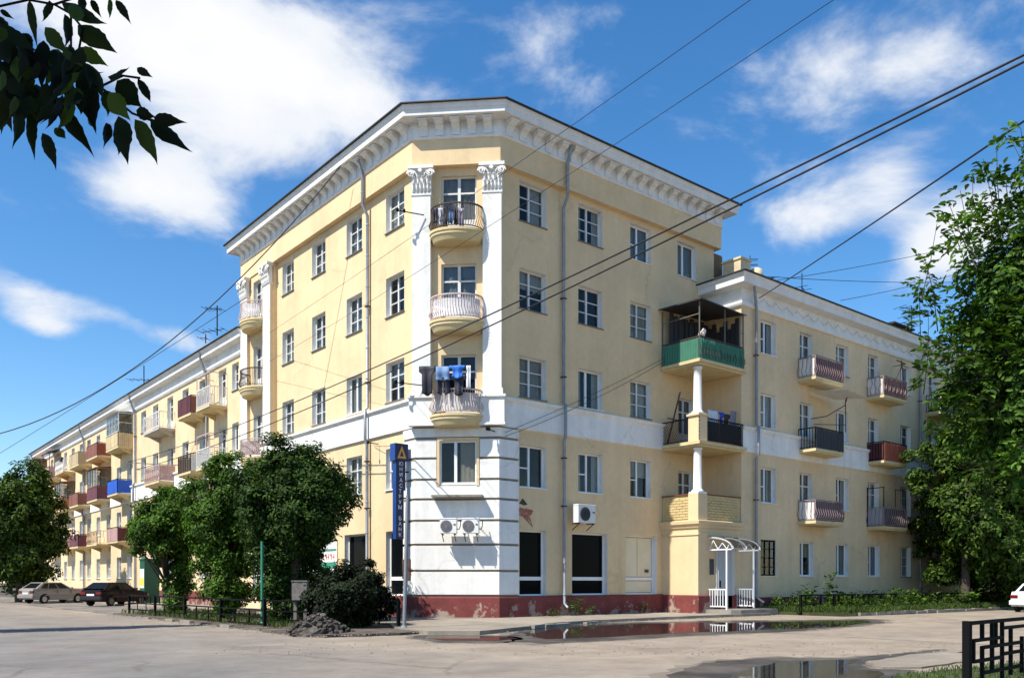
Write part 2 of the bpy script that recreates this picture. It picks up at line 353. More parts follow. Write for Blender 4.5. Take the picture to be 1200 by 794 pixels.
def rough_poly(pts, jit=.12, step=.5, seed=1):
    r = random.Random(seed); out = []
    for i in range(len(pts)):
        a = Vector(pts[i][:2]); b = Vector(pts[(i + 1) % len(pts)][:2]); L_ = (b - a).length; n = max(1, int(L_ / step))
        for k in range(n):
            p = a.lerp(b, k / n)
            if 0 < k: p += Vector((r.uniform(-jit, jit), r.uniform(-jit, jit)))
            out.append((p.x, p.y))
    return out
def ccw(p):
    a = sum(p[i][0] * p[(i + 1) % len(p)][1] - p[(i + 1) % len(p)][0] * p[i][1] for i in range(len(p)))
    return p if a > 0 else p[::-1]
def sheet(name, poly, z, m, thick=0.0):
    mb = MB(); poly = ccw(poly)
    if thick: mb.prism(poly, z - thick, z)
    else: mb.face([(x, y, z) for x, y in poly])
    return struct(name, mb.mesh(name, m))

g = MB(); g.face([(-900, -900, -.03), (900, -900, -.03), (900, 900, -.03), (-900, 900, -.03)]); struct('ground', g.mesh('ground', SOILM))
g = MB()
g.face([(-120, -70, 0), (140, -70, 0), (140, -6.4, 0), (-120, -6.4, 0)]); g.face([(-20, -6.4, 0), (-7.3, -6.4, 0), (-7.3, 240, 0), (-20, 240, 0)])
g.face([(-7.3, -6.4, 0), (15.4, -6.4, 0), (15.4, -2.5, 0), (-7.3, -2.5, 0)])
struct('road', g.mesh('road', ROADM))
pav = [(14.2, -3.65), (9.5, -3.5), (6.5, -3.6), (3.6, -3.7), (1.0, -4.3), (-1.6, -5.7), (-3.6, -6.5), (-4.7, -5.6), (-4.4, -3.4), (-3.4, -1.5), (-3.4, 62), (.6, 62), (.6, 3.3), (3, .4), (14.2, .4)]
sheet('pavement', rough_poly(pav, .06, .6, 3), .11, PAVEM, .13)
verge = [(-7.35, 15.2), (-7.45, 3), (-7.6, -3.2), (-7.4, -4.9), (-5.4, -5.3), (-4.5, -5.0), (-4.2, -3.4), (-3.4, -1.5), (-3.4, 15.2)]
sheet('verge_soil', rough_poly(verge, .12, .5, 5), .07, SOILM, .09)
sheet('parking_lot', rough_poly([(-7.3, 15.2), (-3.4, 15.2), (-3.4, 70), (-7.3, 70)], .1, .6, 6), .035, LOTM, .05)
lawn = [(15.3, -2.0), (15.6, -4.6), (17.0, -6.0), (20, -6.5), (34, -6.9), (80, -7.2), (80, -2.0)]
sheet('lawn', rough_poly(lawn, .12, .5, 8), .13, LAWNM, .15)
corner_lawn = [tuple(gnd(x, y)[:2]) for x, y in ((1010, 803), (1060, 792), (1100, 786), (1135, 783), (1230, 774), (1400, 790), (1400, 900), (1000, 1000), (900, 900))]
sheet('corner_lawn', rough_poly(corner_lawn, .08, .3, 9), .02, LAWNM)

# puddles: a damp rim sheet, then the water
WETM = asphalt('damp_asphalt', (.050, .045, .040), (.095, .082, .068), .35, False, (.4, .62, .9)); WETM.node_tree.nodes['Principled BSDF'].inputs['Roughness'].default_value = .55
def water_mat():
    m = bpy.data.materials.new('puddle_water'); m.use_nodes = True; nt = m.node_tree; N = nt.nodes; L = nt.links
    b = N['Principled BSDF']; b.inputs['Base Color'].default_value = (.035, .028, .022, 1); b.inputs['Roughness'].default_value = .02; b.inputs['IOR'].default_value = 1.5; b.inputs['Specular IOR Level'].default_value = .85
    geo = N.new('ShaderNodeNewGeometry'); n = N.new('ShaderNodeTexNoise'); n.inputs['Scale'].default_value = 2.2; n.inputs['Detail'].default_value = 3; L.new(geo.outputs['Position'], n.inputs['Vector'])
    bp = N.new('ShaderNodeBump'); bp.inputs['Strength'].default_value = .05; bp.inputs['Distance'].default_value = .02; L.new(n.outputs[0], bp.inputs['Height']); L.new(bp.outputs[0], b.inputs['Normal'])
    return m
WATERM = water_mat()
DAMPM = asphalt('drying_asphalt', (.125, .108, .088), (.20, .165, .128), .3, False, (.35, .6, 1.2))
def offset_out(p, poly, cx, cy):
    d = Vector((p[0] - cx, p[1] - cy)); return (p[0] + d.x * .045 + .16 * d.normalized().x, p[1] + d.y * .045 + .16 * d.normalized().y)
def puddle(pts, rim, seed):
    g1 = [tuple(gnd(x, y)[:2]) for x, y in rim]; g2 = [tuple(gnd(x, y)[:2]) for x, y in pts]
    cx = sum(p[0] for p in g1) / len(g1); cy = sum(p[1] for p in g1) / len(g1); g0 = [offset_out(p, g1, cx, cy) for p in g1]; sheet('drying_road', rough_poly(g0, .16, .3, seed + 2), .002, DAMPM); sheet('damp_road', rough_poly(g1, .10, .25, seed), .004, WETM); sheet('puddle', rough_poly(g2, .07, .35, seed + 1), .008, WATERM)
puddle([(615, 744), (622, 738), (650, 733.5), (700, 731), (770, 730), (830, 729), (890, 728.5), (960, 727.5), (1010, 726.2), (1022, 728.5), (990, 733), (930, 736.5), (860, 739), (780, 742), (700, 746.5), (640, 748.5)],
       [(596, 745), (612, 736), (650, 731.8), (700, 729.5), (770, 728.5), (890, 727), (1012, 725), (1032, 726), (1036, 729), (1005, 733), (930, 739), (860, 742), (780, 746), (700, 751), (640, 754), (600, 751)], 21)
puddle([(500, 744.3), (560, 744.6), (600, 746.5), (607, 748), (580, 750.5), (520, 750), (495, 747.5)], [(486, 744), (560, 743.6), (604, 745.5), (615, 749), (580, 753), (515, 752), (485, 748)], 25)
puddle([(850, 800), (865, 790), (885, 781), (920, 775.5), (975, 773), (1012, 772), (1000, 776), (985, 780), (1000, 784), (1030, 786), (1040, 800)],
       [(770, 800), (800, 783), (840, 774), (905, 770), (990, 770.5), (1045, 766), (1100, 761), (1098, 764), (1030, 773), (1010, 778), (1020, 783), (1075, 785), (1060, 802)], 29)
puddle([(830, 727.2), (880, 726.6), (884, 727.4), (840, 728)], [(820, 726.9), (890, 726.2), (890, 727.4), (830, 728.2)], 33)
# low island of broken asphalt beside the front puddle
isl = [tuple(gnd(x, y)[:2]) for x, y in ((1014, 777), (1060, 769), (1120, 763), (1140, 775), (1080, 783), (1035, 783))]
sheet('asphalt_patch', rough_poly(isl, .08, .3, 40), .03, PAVEM, .03)

def kerb_row(owner, pts, L_=.95, w=.16, h=.14, z=.0, seed=1, skip=.1):
    r = random.Random(seed); mb = MB()
    mb.box(-L_ / 2 + .02, L_ / 2 - .02, -w / 2, w / 2, 0, h)
    me = mb.mesh('kerb_stone', CONC)
    for (a, b) in zip(pts[:-1], pts[1:]):
        a = Vector((*a, 0)); b = Vector((*b, 0)); n = max(1, round((b - a).length / L_)); ang = math.atan2((b - a).y, (b - a).x)
        for k in range(n):
            if r.random() < skip: continue
            p = a.lerp(b, (k + .5) / n)
            o = link('kerb_stone', me, owner, (p.x + r.uniform(-.03, .03), p.y + r.uniform(-.04, .04), z + r.uniform(-.04, .02)), ang + r.uniform(-.05, .05))
            o.rotation_euler.x = r.uniform(-.07, .07); o.rotation_euler.y = r.uniform(-.02, .02)
pave_o = bpy.data.objects['pavement']; lawn_o = bpy.data.objects['lawn']; verge_o = bpy.data.objects['verge_soil']
kerb_row(pave_o, [(3.6, -3.8), (1.0, -4.4), (-1.6, -5.8), (-3.6, -6.6)], seed=2, skip=.45, h=.11)
kerb_row(lawn_o, [(17.0, -6.1), (20, -6.6), (33, -7.0)], z=.02, seed=4, skip=.12)
kerb_row(verge_o, [(-7.45, 14), (-7.5, 3), (-7.65, -3.0)], z=-.06, seed=5, skip=.8)

# ------------------------------------------------------------------ windows, doors, balconies
WCACHE = {}
def window_parts(w, h, kind):
    """meshes in a local frame: x 0..w, y into the wall, z 0..h -> frame, list of pane rectangles"""
    key = (round(w, 2), round(h, 2), kind)
    if key in WCACHE: return WCACHE[key]
    f = MB(); d = .07; b = .065; panes = []
    def rail(x0, x1, z0, z1, y0=0, dd=d): f.box(x0, x1, y0, y0 + dd, z0, z1)
    rail(0, b, 0, h); rail(w - b, w, 0, h); rail(b, w - b, 0, b); rail(b, w - b, h - b, h)
    if kind == 'old':
        cx = w * .46; m = .085; rail(cx - m / 2, cx + m / 2, b, h - b, -.01, d + .02)
        for (xa, xb) in ((b, cx - m / 2), (cx + m / 2, w - b)):
            zs = [b, b + (h - 2 * b) * .345, b + (h - 2 * b) * .67, h - b]
            for z in zs[1:-1]: rail(xa, xb, z - .019, z + .019, .008, .05)
            for i in range(3): panes.append((xa, xb, zs[i] + (.019 if i else 0), zs[i + 1] - (.019 if i < 2 else 0)))
    elif kind == 'new':
        cx = w * .46; m = .09; rail(cx - m / 2, cx + m / 2, b, h - b, -.005, d + .01)
        zt = h * .47; rail(b, cx - m / 2, zt - .025, zt + .025, .005, .06)
        panes += [(b, cx - m / 2, b, zt - .025), (b, cx - m / 2, zt + .025, h - b), (cx + m / 2, w - b, b, h - b)]
    elif kind == 'plain':
        cx = w * .43; m = .11; rail(cx - m / 2, cx + m / 2, b, h - b, -.005, d + .01)
        panes += [(b, cx - m / 2, b, h - b), (cx + m / 2, w - b, b, h - b)]
    elif kind in ('shop', 'board'):
        zt = h * .265; rail(b, w - b, zt - .07, zt + .07); panes += [(b, w - b, b, zt - .07), (b, w - b, zt + .07, h - b)]
    elif kind == 'door':
        cx = w * .5; m = .11; zt = h * .33; z2 = h * .74
        rail(cx - m / 2, cx + m / 2, b, h - b, -.005, d + .01); rail(b, cx - m / 2, z2 - .03, z2 + .03); rail(cx + m / 2, w - b, z2 - .03, z2 + .03)
        rail(b, cx - m / 2, b, zt, .02, .03); rail(cx + m / 2, w - b, b, zt, .02, .03)
        for xa, xb in ((b, cx - m / 2), (cx + m / 2, w - b)): panes += [(xa, xb, zt, z2 - .03), (xa, xb, z2 + .03, h - b)]
    elif kind == 'grid':
        for i in (1, 2): rail(w * i / 3 - .02, w * i / 3 + .02, b, h - b)
        for i in (1, 2, 3): rail(b, w - b, h * i / 4 - .015, h * i / 4 + .015, .01, .05)
        panes.append((b, w - b, b, h - b))
    fm = f.mesh('window_frame', FRAME if kind in ('new', 'plain', 'shop', 'board') else OLDFR)
    pm = []
    for (xa, xb, za, zb) in panes:
        p = MB(); e_ = .022 if kind == 'board' else .001; p.box(xa + e_, xb - e_, .03, .036, za + e_, zb - e_)
        pm.append(p.mesh('pane', BLACKGL if kind == 'shop' else BEIGE if kind == 'board' else GLASS))
    if kind == 'grid': fm.materials[0] = IRON
    WCACHE[key] = (fm, pm); return WCACHE[key]
CCACHE = {}
def curtain_mesh(w, h, kind, c):
    key = (round(w, 2), round(h, 2), kind, c)
    if key in CCACHE: return CCACHE[key]
    mb = MB()
    spans = {'full': [(0.04, w - .04)], 'left': [(0.04, w * .42)], 'right': [(w * .55, w - .04)], 'sides': [(.04, w * .26), (w * .74, w - .04)], 'top': [(0.04, w - .04)]}[kind]
    for xa, xb in spans:
        n = max(6, int((xb - xa) / .05)); za = h * .55 if kind == 'top' else .03
        top = [(xa + (xb - xa) * i / n, .02 * math.sin(i * 1.9) + .012 * math.sin(i * .7), h - .02) for i in range(n + 1)]
        bot = [(x + .01 * math.sin(x * 20), y * 1.4, za) for x, y, z in top]
        mb.grid([bot, top], 0, True)
    CCACHE[key] = mb.mesh('curtain', CURT[c]); return CCACHE[key]
SCACHE = {}
def window(parent, fr, x, z, w, h, kind='old', recess=.2, sill=True, name='window', dark_sill=True, curtain='auto'):
    fm, pm = window_parts(w, h, kind)
    o = onF(fr, name, fm, None, parent, (x, recess, z))
    for p in pm: link('pane', p, o)
    if curtain == 'auto':
        curtain = rng.choice(['full', 'full', 'full', 'full', 'left', 'right', 'sides', 'sides', 'none', 'top']) if kind not in ('shop', 'board', 'grid') else 'none'
    if curtain != 'none': link('curtain', curtain_mesh(w, h, curtain, rng.choice((0, 0, 1, 2, 3))), o, (0, .11, 0))
    if sill:
        k = (round(w, 2), recess, dark_sill)
        if k not in SCACHE:
            s = MB(); s.box(-.04, w + .04, -recess - .06, .0, -.035, -.004); SCACHE[k] = s.mesh('sill', SILLM if dark_sill else FRAME)
        link('sill', SCACHE[k], o)
    return o
def wall(name, fr, parent, x0, x1, z0, z1, ops, mats, rv=.32, deep=1.3):
    mb = MB()
    xs = sorted({x0, x1, *[v for o in ops for v in o[:2]]}); zs = sorted({z0, z1, *[v for o in ops for v in o[2:4]]})
    for i in range(len(xs) - 1):
        for j in range(len(zs) - 1):
            cx, cz = (xs[i] + xs[i + 1]) / 2, (zs[j] + zs[j + 1]) / 2
            if any(o[0] < cx < o[1] and o[2] < cz < o[3] for o in ops): continue
            mb.face([(xs[i], 0, zs[j]), (xs[i + 1], 0, zs[j]), (xs[i + 1], 0, zs[j + 1]), (xs[i], 0, zs[j + 1])], 0)
    for (xa, xb, za, zb) in [o[:4] for o in ops]:
        def ring(y0, y1, e, m):
            a, b_, c, d = xa - e, xb + e, za - e, zb + e
            mb.face([(a, y0, c), (b_, y0, c), (b_, y1, c), (a, y1, c)], m); mb.face([(a, y1, d), (b_, y1, d), (b_, y0, d), (a, y0, d)], m)
            mb.face([(a, y0, c), (a, y1, c), (a, y1, d), (a, y0, d)], m); mb.face([(b_, y1, c), (b_, y0, c), (b_, y0, d), (b_, y1, d)], m)
        ring(0, rv, 0, 1); ring(rv, deep, .25, 2)
        mb.face([(xa - .25, deep, za - .25), (xb + .25, deep, za - .25), (xb + .25, deep, zb + .25), (xa - .25, deep, zb + .25)], 2)
        e = .25
        for q in ([(xa - e, rv, za - e), (xb + e, rv, za - e), (xb, rv, za), (xa, rv, za)], [(xa, rv, zb), (xb, rv, zb), (xb + e, rv, zb + e), (xa - e, rv, zb + e)],
                  [(xa - e, rv, za - e), (xa, rv, za), (xa, rv, zb), (xa - e, rv, zb + e)], [(xb, rv, za), (xb + e, rv, za - e), (xb + e, rv, zb + e), (xb, rv, zb)]):
            mb.face(q, 2)
    return onF(fr, name, mb, mats, parent)

def rail_panel(mb, p, q, z0, z1, style, m=0):
    """one straight side of a railing between plan points p and q"""
    p = Vector((*p, 0)); q = Vector((*q, 0)); L_ = (q - p).length; U = Vector((0, 0, 1))
    mb.beam(p + U * z1, q + U * z1, .05, .04, m); mb.beam(p + U * (z0 + .08), q + U * (z0 + .08), .03, .03, m)
    if style == 'none': return
    n = max(2, int(L_ / (.13 if style in ('bars', 'lattice') else .2))); dr = (q - p).normalized(); nor = Vector((dr.y, -dr.x, 0))
    for i in range(n + 1):
        a = p.lerp(q, i / n)
        if style == 'bars': mb.beam(a + U * (z0), a + U * z1, .022, .022, m)
        elif style == 'belly':
            hh = z1 - z0
            pts = [a + U * z1, a + U * (z0 + hh * .6) + nor * .02, a + U * (z0 + hh * .3) + nor * .11, a + U * (z0 + .08)]
            for s_, t_ in zip(pts[:-1], pts[1:]): mb.beam(s_, t_, .022, .022, m)
        elif style == 'scroll':
            hh = z1 - z0; s2 = .05 * (1 if i % 2 else -1)
            pts = [a + U * z1, a + U * (z0 + hh * .66) + dr * s2, a + U * (z0 + hh * .33) - dr * s2 + nor * .06, a + U * (z0 + .08)]
            for s_, t_ in zip(pts[:-1], pts[1:]): mb.beam(s_, t_, .026, .026, m)
        elif style == 'lattice':
            if i < n: 
                b = p.lerp(q, (i + 1) / n); zc = z0 + .08
                for k in range(6):
                    za = zc + (z1 - zc) * k / 6; zb = zc + (z1 - zc) * (k + 1) / 6
                    mb.beam(a + U * za, b + U * zb, .014, .014, m); mb.beam(a + U * zb, b + U * za, .014, .014, m)
def clad(mb, p, q, z0, z1, slat=.12, th=.02, out=.03, m=0, seed=0):
    """boards standing side by side"""
    r = random.Random(seed); p = Vector((*p, 0)); q = Vector((*q, 0)); n = max(1, round((q - p).length / slat)); dr = (q - p).normalized(); nor = Vector((dr.y, -dr.x, 0)) * out
    for i in range(n):
        a = p.lerp(q, (i + .04) / n) + nor * r.uniform(.8, 1.2); b = p.lerp(q, (i + .96) / n) + nor * r.uniform(.8, 1.2); zz = z1 + r.uniform(-.012, .012)
        k = len(mb.v); t = nor.normalized() * th
        for o in (a, b, b + t, a + t): mb.v.append((o.x, o.y, z0)); 
        for o in (a, b, b + t, a + t): mb.v.append((o.x, o.y, zz))
        for f in ((0, 1, 2, 3), (7, 6, 5, 4), (0, 4, 5, 1), (1, 5, 6, 2), (2, 6, 7, 3), (3, 7, 4, 0)):
            mb.f.append(tuple(k + i_ for i_ in f)); mb.m.append(m); mb.s.append(False)
PANELM = {}
def pm(name, col, **k):
    if name not in PANELM: PANELM[name] = mat(name + '_panel', col, .65, .14, 3, **k)
    return PANELM[name]
def balcony(parent, fr, x0, x1, z, depth, rail='bars', railm=IRON, h=1.0, front=None, side=None, slabm=None, clutter=False, slat=.13, bracket=True, sheetcol=None):
    """rectangular balcony: slab (the part) with railing, front and side boards below it"""
    s = MB(); s.box(x0, x1, -depth, .0, z - .13, z); s.box(x0 + .06, x1 - .06, -depth + .06, 0, z - .2, z - .13)
    if bracket:
        for xb in (x0 + .2, x1 - .3): s.face([(xb, -depth * .8, z - .2), (xb, 0, z - .2), (xb, 0, z - .55)]); s.face([(xb + .1, -depth * .8, z - .2), (xb + .1, 0, z - .55), (xb + .1, 0, z - .2)]); s.face([(xb, -depth * .8, z - .2), (xb, 0, z - .55), (xb + .1, 0, z - .55), (xb + .1, -depth * .8, z - .2)])
    o = onF(fr, 'balcony', s, slabm or SLABM, parent)
    e = .04; A = (x0 + e, -.02); B = (x0 + e, -depth + e); C = (x1 - e, -depth + e); D = (x1 - e, -.02)
    rmb = MB()
    for p, q in ((A, B), (B, C), (C, D)): rail_panel(rmb, p, q, z, z + h, rail)
    for c in (B, C): rmb.beam((*c, z), (*c, z + h), .05, .05)
    link('railing', rmb.mesh('railing', railm), o)
    if front:
        m_ = MB(); clad(m_, B, C, z + .02, z + h - .06, slat, seed=int(x0 * 7)); link('front_panel', m_.mesh('front_panel', front), o)
    if side:
        for p, q in ((A, B), (C, D)):
            m_ = MB(); clad(m_, p, q, z + .02, z + h - .06, slat, seed=int(x0 * 9)); link('side_panel', m_.mesh('side_panel', side), o)
    return o, (A, B, C, D)
def enclosure(o, x0, x1, z, depth, h, top, framem, roof=True, cols=3):
    """timber glazing above a balcony rail"""
    f = MB(); e = .05
    xs = [x0 + e + (x1 - x0 - 2 * e) * i / cols for i in range(cols + 1)]
    for x in xs: f.beam((x, -depth + e, z + h), (x, -depth + e, top), .05)
    for x in (x0 + e, x1 - e):
        f.beam((x, -.03, z + h), (x, -.03, top), .05); f.beam((x, -depth + e, top), (x, 0, top), .06); f.beam((x, -depth + e, (z + h + top) / 2), (x, 0, (z + h + top) / 2), .04)
    f.beam((x0 + e, -depth + e, top), (x1 - e, -depth + e, top), .06); f.beam((x0 + e, -depth + e, z + h + .03), (x1 - e, -depth + e, z + h + .03), .06)
    if roof: f.face([(x0 - .1, .0, top + .16), (x0 - .1, -depth - .12, top + .04), (x1 + .1, -depth - .12, top + .04), (x1 + .1, .0, top + .16)])
    fo = link('glazing_frame', f.mesh('glazing_frame', framem), o)
    for i in range(cols):
        p = MB(); p.box(xs[i] + .03, xs[i + 1] - .03, -depth + e, -depth + e + .006, z + h + .05, top - .03); link('glazing_pane', p.mesh('glazing_pane', GLASS), o)
    for x in (x0 + e, x1 - e):
        p = MB(); p.box(x - .003, x + .003, -depth + .1, -.06, z + h + .03, top - .03); link('glazing_pane', p.mesh('glazing_pane', GLASS), o)

def curved_balcony(parent, fr, cx, hw, z, depth, railm, clothm=None, style='bars'):
    n = 22; arc = [(cx - hw * math.cos(math.pi * i / n), -depth * math.sin(math.pi * i / n) ** .8) for i in range(n + 1)]
    s = MB()
    def ring(k, zz): return [(cx + (x - cx) * k, y * k, zz) for x, y in arc]
    rows = [ring(.80, z - .44), ring(.88, z - .40), ring(.97, z - .22), ring(1.0, z - .20), ring(1.0, z - .10), ring(1.04, z - .09), ring(1.04, z)]
    s.grid(rows, 0, False)
    s.face(rows[-1]); s.face(rows[0][::-1])
    o = onF(fr, 'balcony', s, SLABM, parent)
    r = MB(); q = [(cx + (x - cx) * .96, y * .96 - .01) for x, y in arc]; h = .88
    for i in range(n):
        r.beam((*q[i], z + h), (*q[i + 1], z + h), .05, .05); r.beam((*q[i], z + .08), (*q[i + 1], z + .08), .03, .03)
    N_ = 30
    for i in range(N_ + 1):
        t = math.pi * i / N_; x, y = cx - hw * .96 * math.cos(t), -depth * .96 * math.sin(t) ** .8 - .01
        b = 1.10; xb, yb = cx + (x - cx) * b, y * b
        r.beam((x, y, z + h), (x, y, z + h * .62), .018); r.beam((x, y, z + h * .62), (xb, yb, z + h * .28), .018); r.beam((xb, yb, z + h * .28), (x, y, z + .06), .018)
    link('railing', r.mesh('railing', railm), o)
    if clothm:
        c = MB(); qi = [(cx + (x - cx) * .92, y * .92) for x, y in arc][2:-2]
        c.grid([[(x, y, z + .1 + .03 * math.sin(i * 2.1)) for i, (x, y) in enumerate(qi)], [(x + .015 * math.sin(i * 1.7), y, z + h - .12) for i, (x, y) in enumerate(qi)]])
        link('cloth_screen', c.mesh('cloth_screen', clothm), o)
    return o

# ------------------------------------------------------------------ the five-storey corner block
block = thing('apartment_block', 'five storey pale yellow corner block with a cut corner, white pilasters and bracketed cornice', 'building', (6, 6, 0))
ROWS = [(15.2, 16.73), (11.87, 13.42), (8.5, 10.07), (5.06, 6.68)]
DOORZ = [14.25, 10.95, 7.55]
def corner_block():
    B = block
    # right-hand front
    cols = [(3.22, 4.58), (6.31, 7.68), (9.36, 10.66), (12.45, 13.75)]
    ops = []; wins = []
    kinds = [['old', 'old', 'new', 'plain'], ['old', 'old', 'old', None], ['old', 'plain', 'old', None], ['new', 'new', 'new', None]]
    for ri, (za, zb) in enumerate(ROWS):
        for ci, (xa, xb) in enumerate(cols):
            k = kinds[ri][ci]
            if k is None: continue
            ops.append((xa, xb, za, zb)); wins.append((xa, za, xb - xa, zb - za, k))
    for zf in (10.9, 7.4, 4.12): ops.append((12.5, 13.5, zf, zf + 2.3)); wins.append((12.5, zf, 1.0, 2.3, 'door'))
    for xa, xb, k in ((3.22, 4.58, 'shop'), (5.96, 7.98, 'shop'), (9.06, 11.05, 'board')):
        ops.append((xa, xb, .9, 3.43)); wins.append((xa, .9, xb - xa, 2.53, k))
    wall('wall', FR, B, K, 15.05, .05, 17.2, ops, [YEL, WHT, DARK])
    for (x, z, w, h, k) in wins:
        if k == 'door': window(B, FR, x, z, w, h, k, .15, False, 'balcony_door')
        elif k in ('shop', 'board'):
            wo = window(B, FR, x, z, w, h, k, .22, True, 'shop_window', False)
            if k == 'board': m = MB(); m.box(w * .74, w * .86, .0, .028, .95, 1.08); link('vent', m.mesh('vent', FAN), wo); m = MB(); m.box(w * .5 - .006, w * .5 + .006, .024, .029, .75, h - .08); link('board_seam', m.mesh('board_seam', FAN), wo)
        else: window(B, FR, x, z, w, h, k, .2, True, 'window', k == 'old')
    # left-hand front
    lc = [(3.05, 4.4), (6.3, 7.62), (9.55, 10.85), (12.75, 14.0)]
    ops = []; wins = []
    lk = [['old'] * 4, ['old'] * 4, ['old', 'plain', 'old', 'old'], ['new', 'old', 'new', 'old']]
    for ri, (za, zb) in enumerate(ROWS):
        for ci, (la, lb) in enumerate(lc):
            ops.append((-lb, -la, za, zb)); wins.append((-lb, za, lb - la, zb - za, lk[ri][ci]))
    for la, lb in ((3.05, 4.4), (6.0, 7.8), (9.4, 10.9), (12.7, 14.0)):
        ops.append((-lb, -la, .9, 3.43)); wins.append((-lb, .9, lb - la, 2.53, 'shop'))
    wall('wall', FL, B, -14.6, -K, .05, 17.2, ops, [YEL, WHT, DARK])
    for (x, z, w, h, k) in wins:
        window(B, FL, x, z, w, h, k, .2, True, 'shop_window' if k == 'shop' else 'window', k == 'old')
    # end bay with balconies, standing 0.2 m proud
    FB = Frame(-.2, 0, -90)
    ops = [(-17.0, -15.9, zf, zf + 2.35) for zf in DOORZ] + [(-17.1, -15.8, 5.06, 6.68), (-17.1, -15.8, .9, 3.4)]
    wall('bay_wall', FB, B, -18.3, -14.6, .05, 17.2, ops, [YEL, WHT, DARK])
    for (xa, xb, za, zb) in ops: window(B, FB, xa, za, xb - xa, zb - za, 'door' if zb - za > 2.3 and za > 3 else 'old', .18, za < 7, 'balcony_door' if za > 7 else 'window')
    m = MB(); m.face([(-.2, 14.6, .05), (0, 14.6, .05), (0, 14.6, 17.2), (-.2, 14.6, 17.2)]); m.face([(-.2, 18.3, .05), (14, 18.3, .05), (14, 18.3, 19), (-.2, 18.3, 19)])
    m.face([(15.05, 0, .05), (15.05, 14, .05), (15.05, 14, 19), (15.05, 0, 19)]); m.face([(14, 18.3, .05), (15.05, 14, .05), (15.05, 14, 19), (14, 18.3, 19)])
    link('end_wall', m.mesh('end_wall', YEL), B)
    # cut corner: recessed middle between the pilasters
    ops = [(.97 - .02, 2.28, zf, zf + 2.4) for zf in DOORZ] + [(.9, 2.3, 5.1, 6.72)]
    wall('corner_wall', FC, B, 0, CW, .05, 17.2, ops, [YEL, YEL, DARK])
    for (xa, xb, za, zb) in ops[:3]: window(B, FC, xa, za, xb - xa, zb - za, 'door', .12, False, 'balcony_door', curtain='full' if za > 9 else 'none')
    window(B, FC, .9, 5.1, 1.4, 1.62, 'plain', -.02, True, 'window', False, 'right')
    # pilasters with leafy capitals
    for xa in (-.12, 2.55):
        xb = xa + .70
        p = MB(); p.box(xa, xb, -.24, 0.0, 8.36, 16.0); p.box(xa - .05, xb + .05, -.28, 0, 8.36, 8.62); p.box(xa - .03, xb + .03, -.265, 0, 15.86, 15.96)
        onF(FC, 'pilaster', p, WHT, B); capital(FC, xa, xb, -.24, 15.95, B)
        q = MB(); q.box(xa - .1, xb + .12, -.34, 0, 7.28, 8.28); q.box(xa - .15, xb + .17, -.40, 0, 8.28, 8.37); q.box(xa - .13, xb + .15, -.37, 0, 7.25, 7.34)
        onF(FC, 'pedestal', q, WHT, B)
    for la in (14.62, 17.42):
        lb = la + .82
        p = MB(); p.box(-lb, -la, -.38, -.2, 8.36, 16.0, 0); p.box(-lb + .002, -la + .004, -.3801 + .06, -.2, 8.4, 15.9, 1)
        onF(FL, 'pilaster', p, [WHT, YEL], B); capital(FL, -lb, -la, -.40, 15.95, B)
    # frieze, white band, plinth
    full = [(13.5, 18.3), (0, 18.3), (0, K), (K, 0), (15.04, 0), (15.04, 13)]
    m = MB(); m.sweep(full, [(0, 16.95), (.25, 16.95), (.25, 17.93)]); link('frieze', m.mesh('frieze', YEL), B)
    bandp = [(0, 7.22), (.09, 7.25), (.09, 8.16), (.13, 8.2), (.19, 8.26), (.19, 8.35), (0, 8.40)]
    m = MB(); m.sweep([(0, 14.6), (0, K + .12)], bandp); link('band', m.mesh('band', WHT), B)
    m = MB(); m.sweep([(K + .12, 0), (11.5, 0)], bandp); link('band', m.mesh('band', WHT), B)
    m = MB(); m.sweep([(-.2, 18.3), (-.2, 14.6)], bandp); link('band', m.mesh('band', WHT), B)
    pl = [(0, .02), (.13, .02), (.13, .84), (.11, .88), (0, .91)]
    m = MB(); m.sweep([(0, 18.3), (0, K), (K, 0), (11.4, 0)], pl); link('plinth', m.mesh('plinth', RED), B)
    # rusticated courses round the corner
    zs = [.92, 1.85, 2.83, 3.73, 4.53, 5.27, 6.06, 6.81, 7.24]
    for i in range(len(zs) - 1):
        za, zb = zs[i] + .03, zs[i + 1] - .03
        m = MB(); path = [(0, 2.98), (0, K), (K, 0), (3.12, 0)]
        prof = [(0, za), (.10, za + .02), (.10, zb - .02), (0, zb)]
        if zb < 5.0 or za > 6.7: m.sweep(path, prof)
        else:                                   # window interrupts the course
            a = FC.P(.78, 0, 0)[:2]; b = FC.P(2.42, 0, 0)[:2]
            if i == 4: m3 = MB(); m3.sweep([a, b], [(0, za), (.10, za + .02), (.10, 5.03), (0, 5.04)]); link('stone_course', m3.mesh('stone_course', WHT), B)
            m.sweep([(0, 2.98), (0, K), a], prof); m2 = MB(); m2.sweep([b, (K, 0), (3.12, 0)], prof); link('stone_course', m2.mesh('stone_course', WHT), B)
        link('stone_course', m.mesh('stone_course', WHT), B)
    m = MB(); m.sweep([(0, 2.95), (0, K), (K, 0), (3.09, 0)], [(0, .9), (.062, .9), (.062, 5.04), (0, 5.04)]); m.sweep([(0, 2.95), (0, K), FC.P(.76, 0, 0)[:2]], [(0, 5.04), (.062, 5.04), (.062, 7.24), (0, 7.24)])
    m.sweep([FC.P(2.44, 0, 0)[:2], (K, 0), (3.09, 0)], [(0, 5.04), (.062, 5.04), (.062, 7.24), (0, 7.24)]); link('joint_backing', m.mesh('joint_backing', mat('shaded_dirty_joint', (.23, .19, .15), .95, .2, 3)), B)  # joint colour holds the grooves' shade as well as their dirt
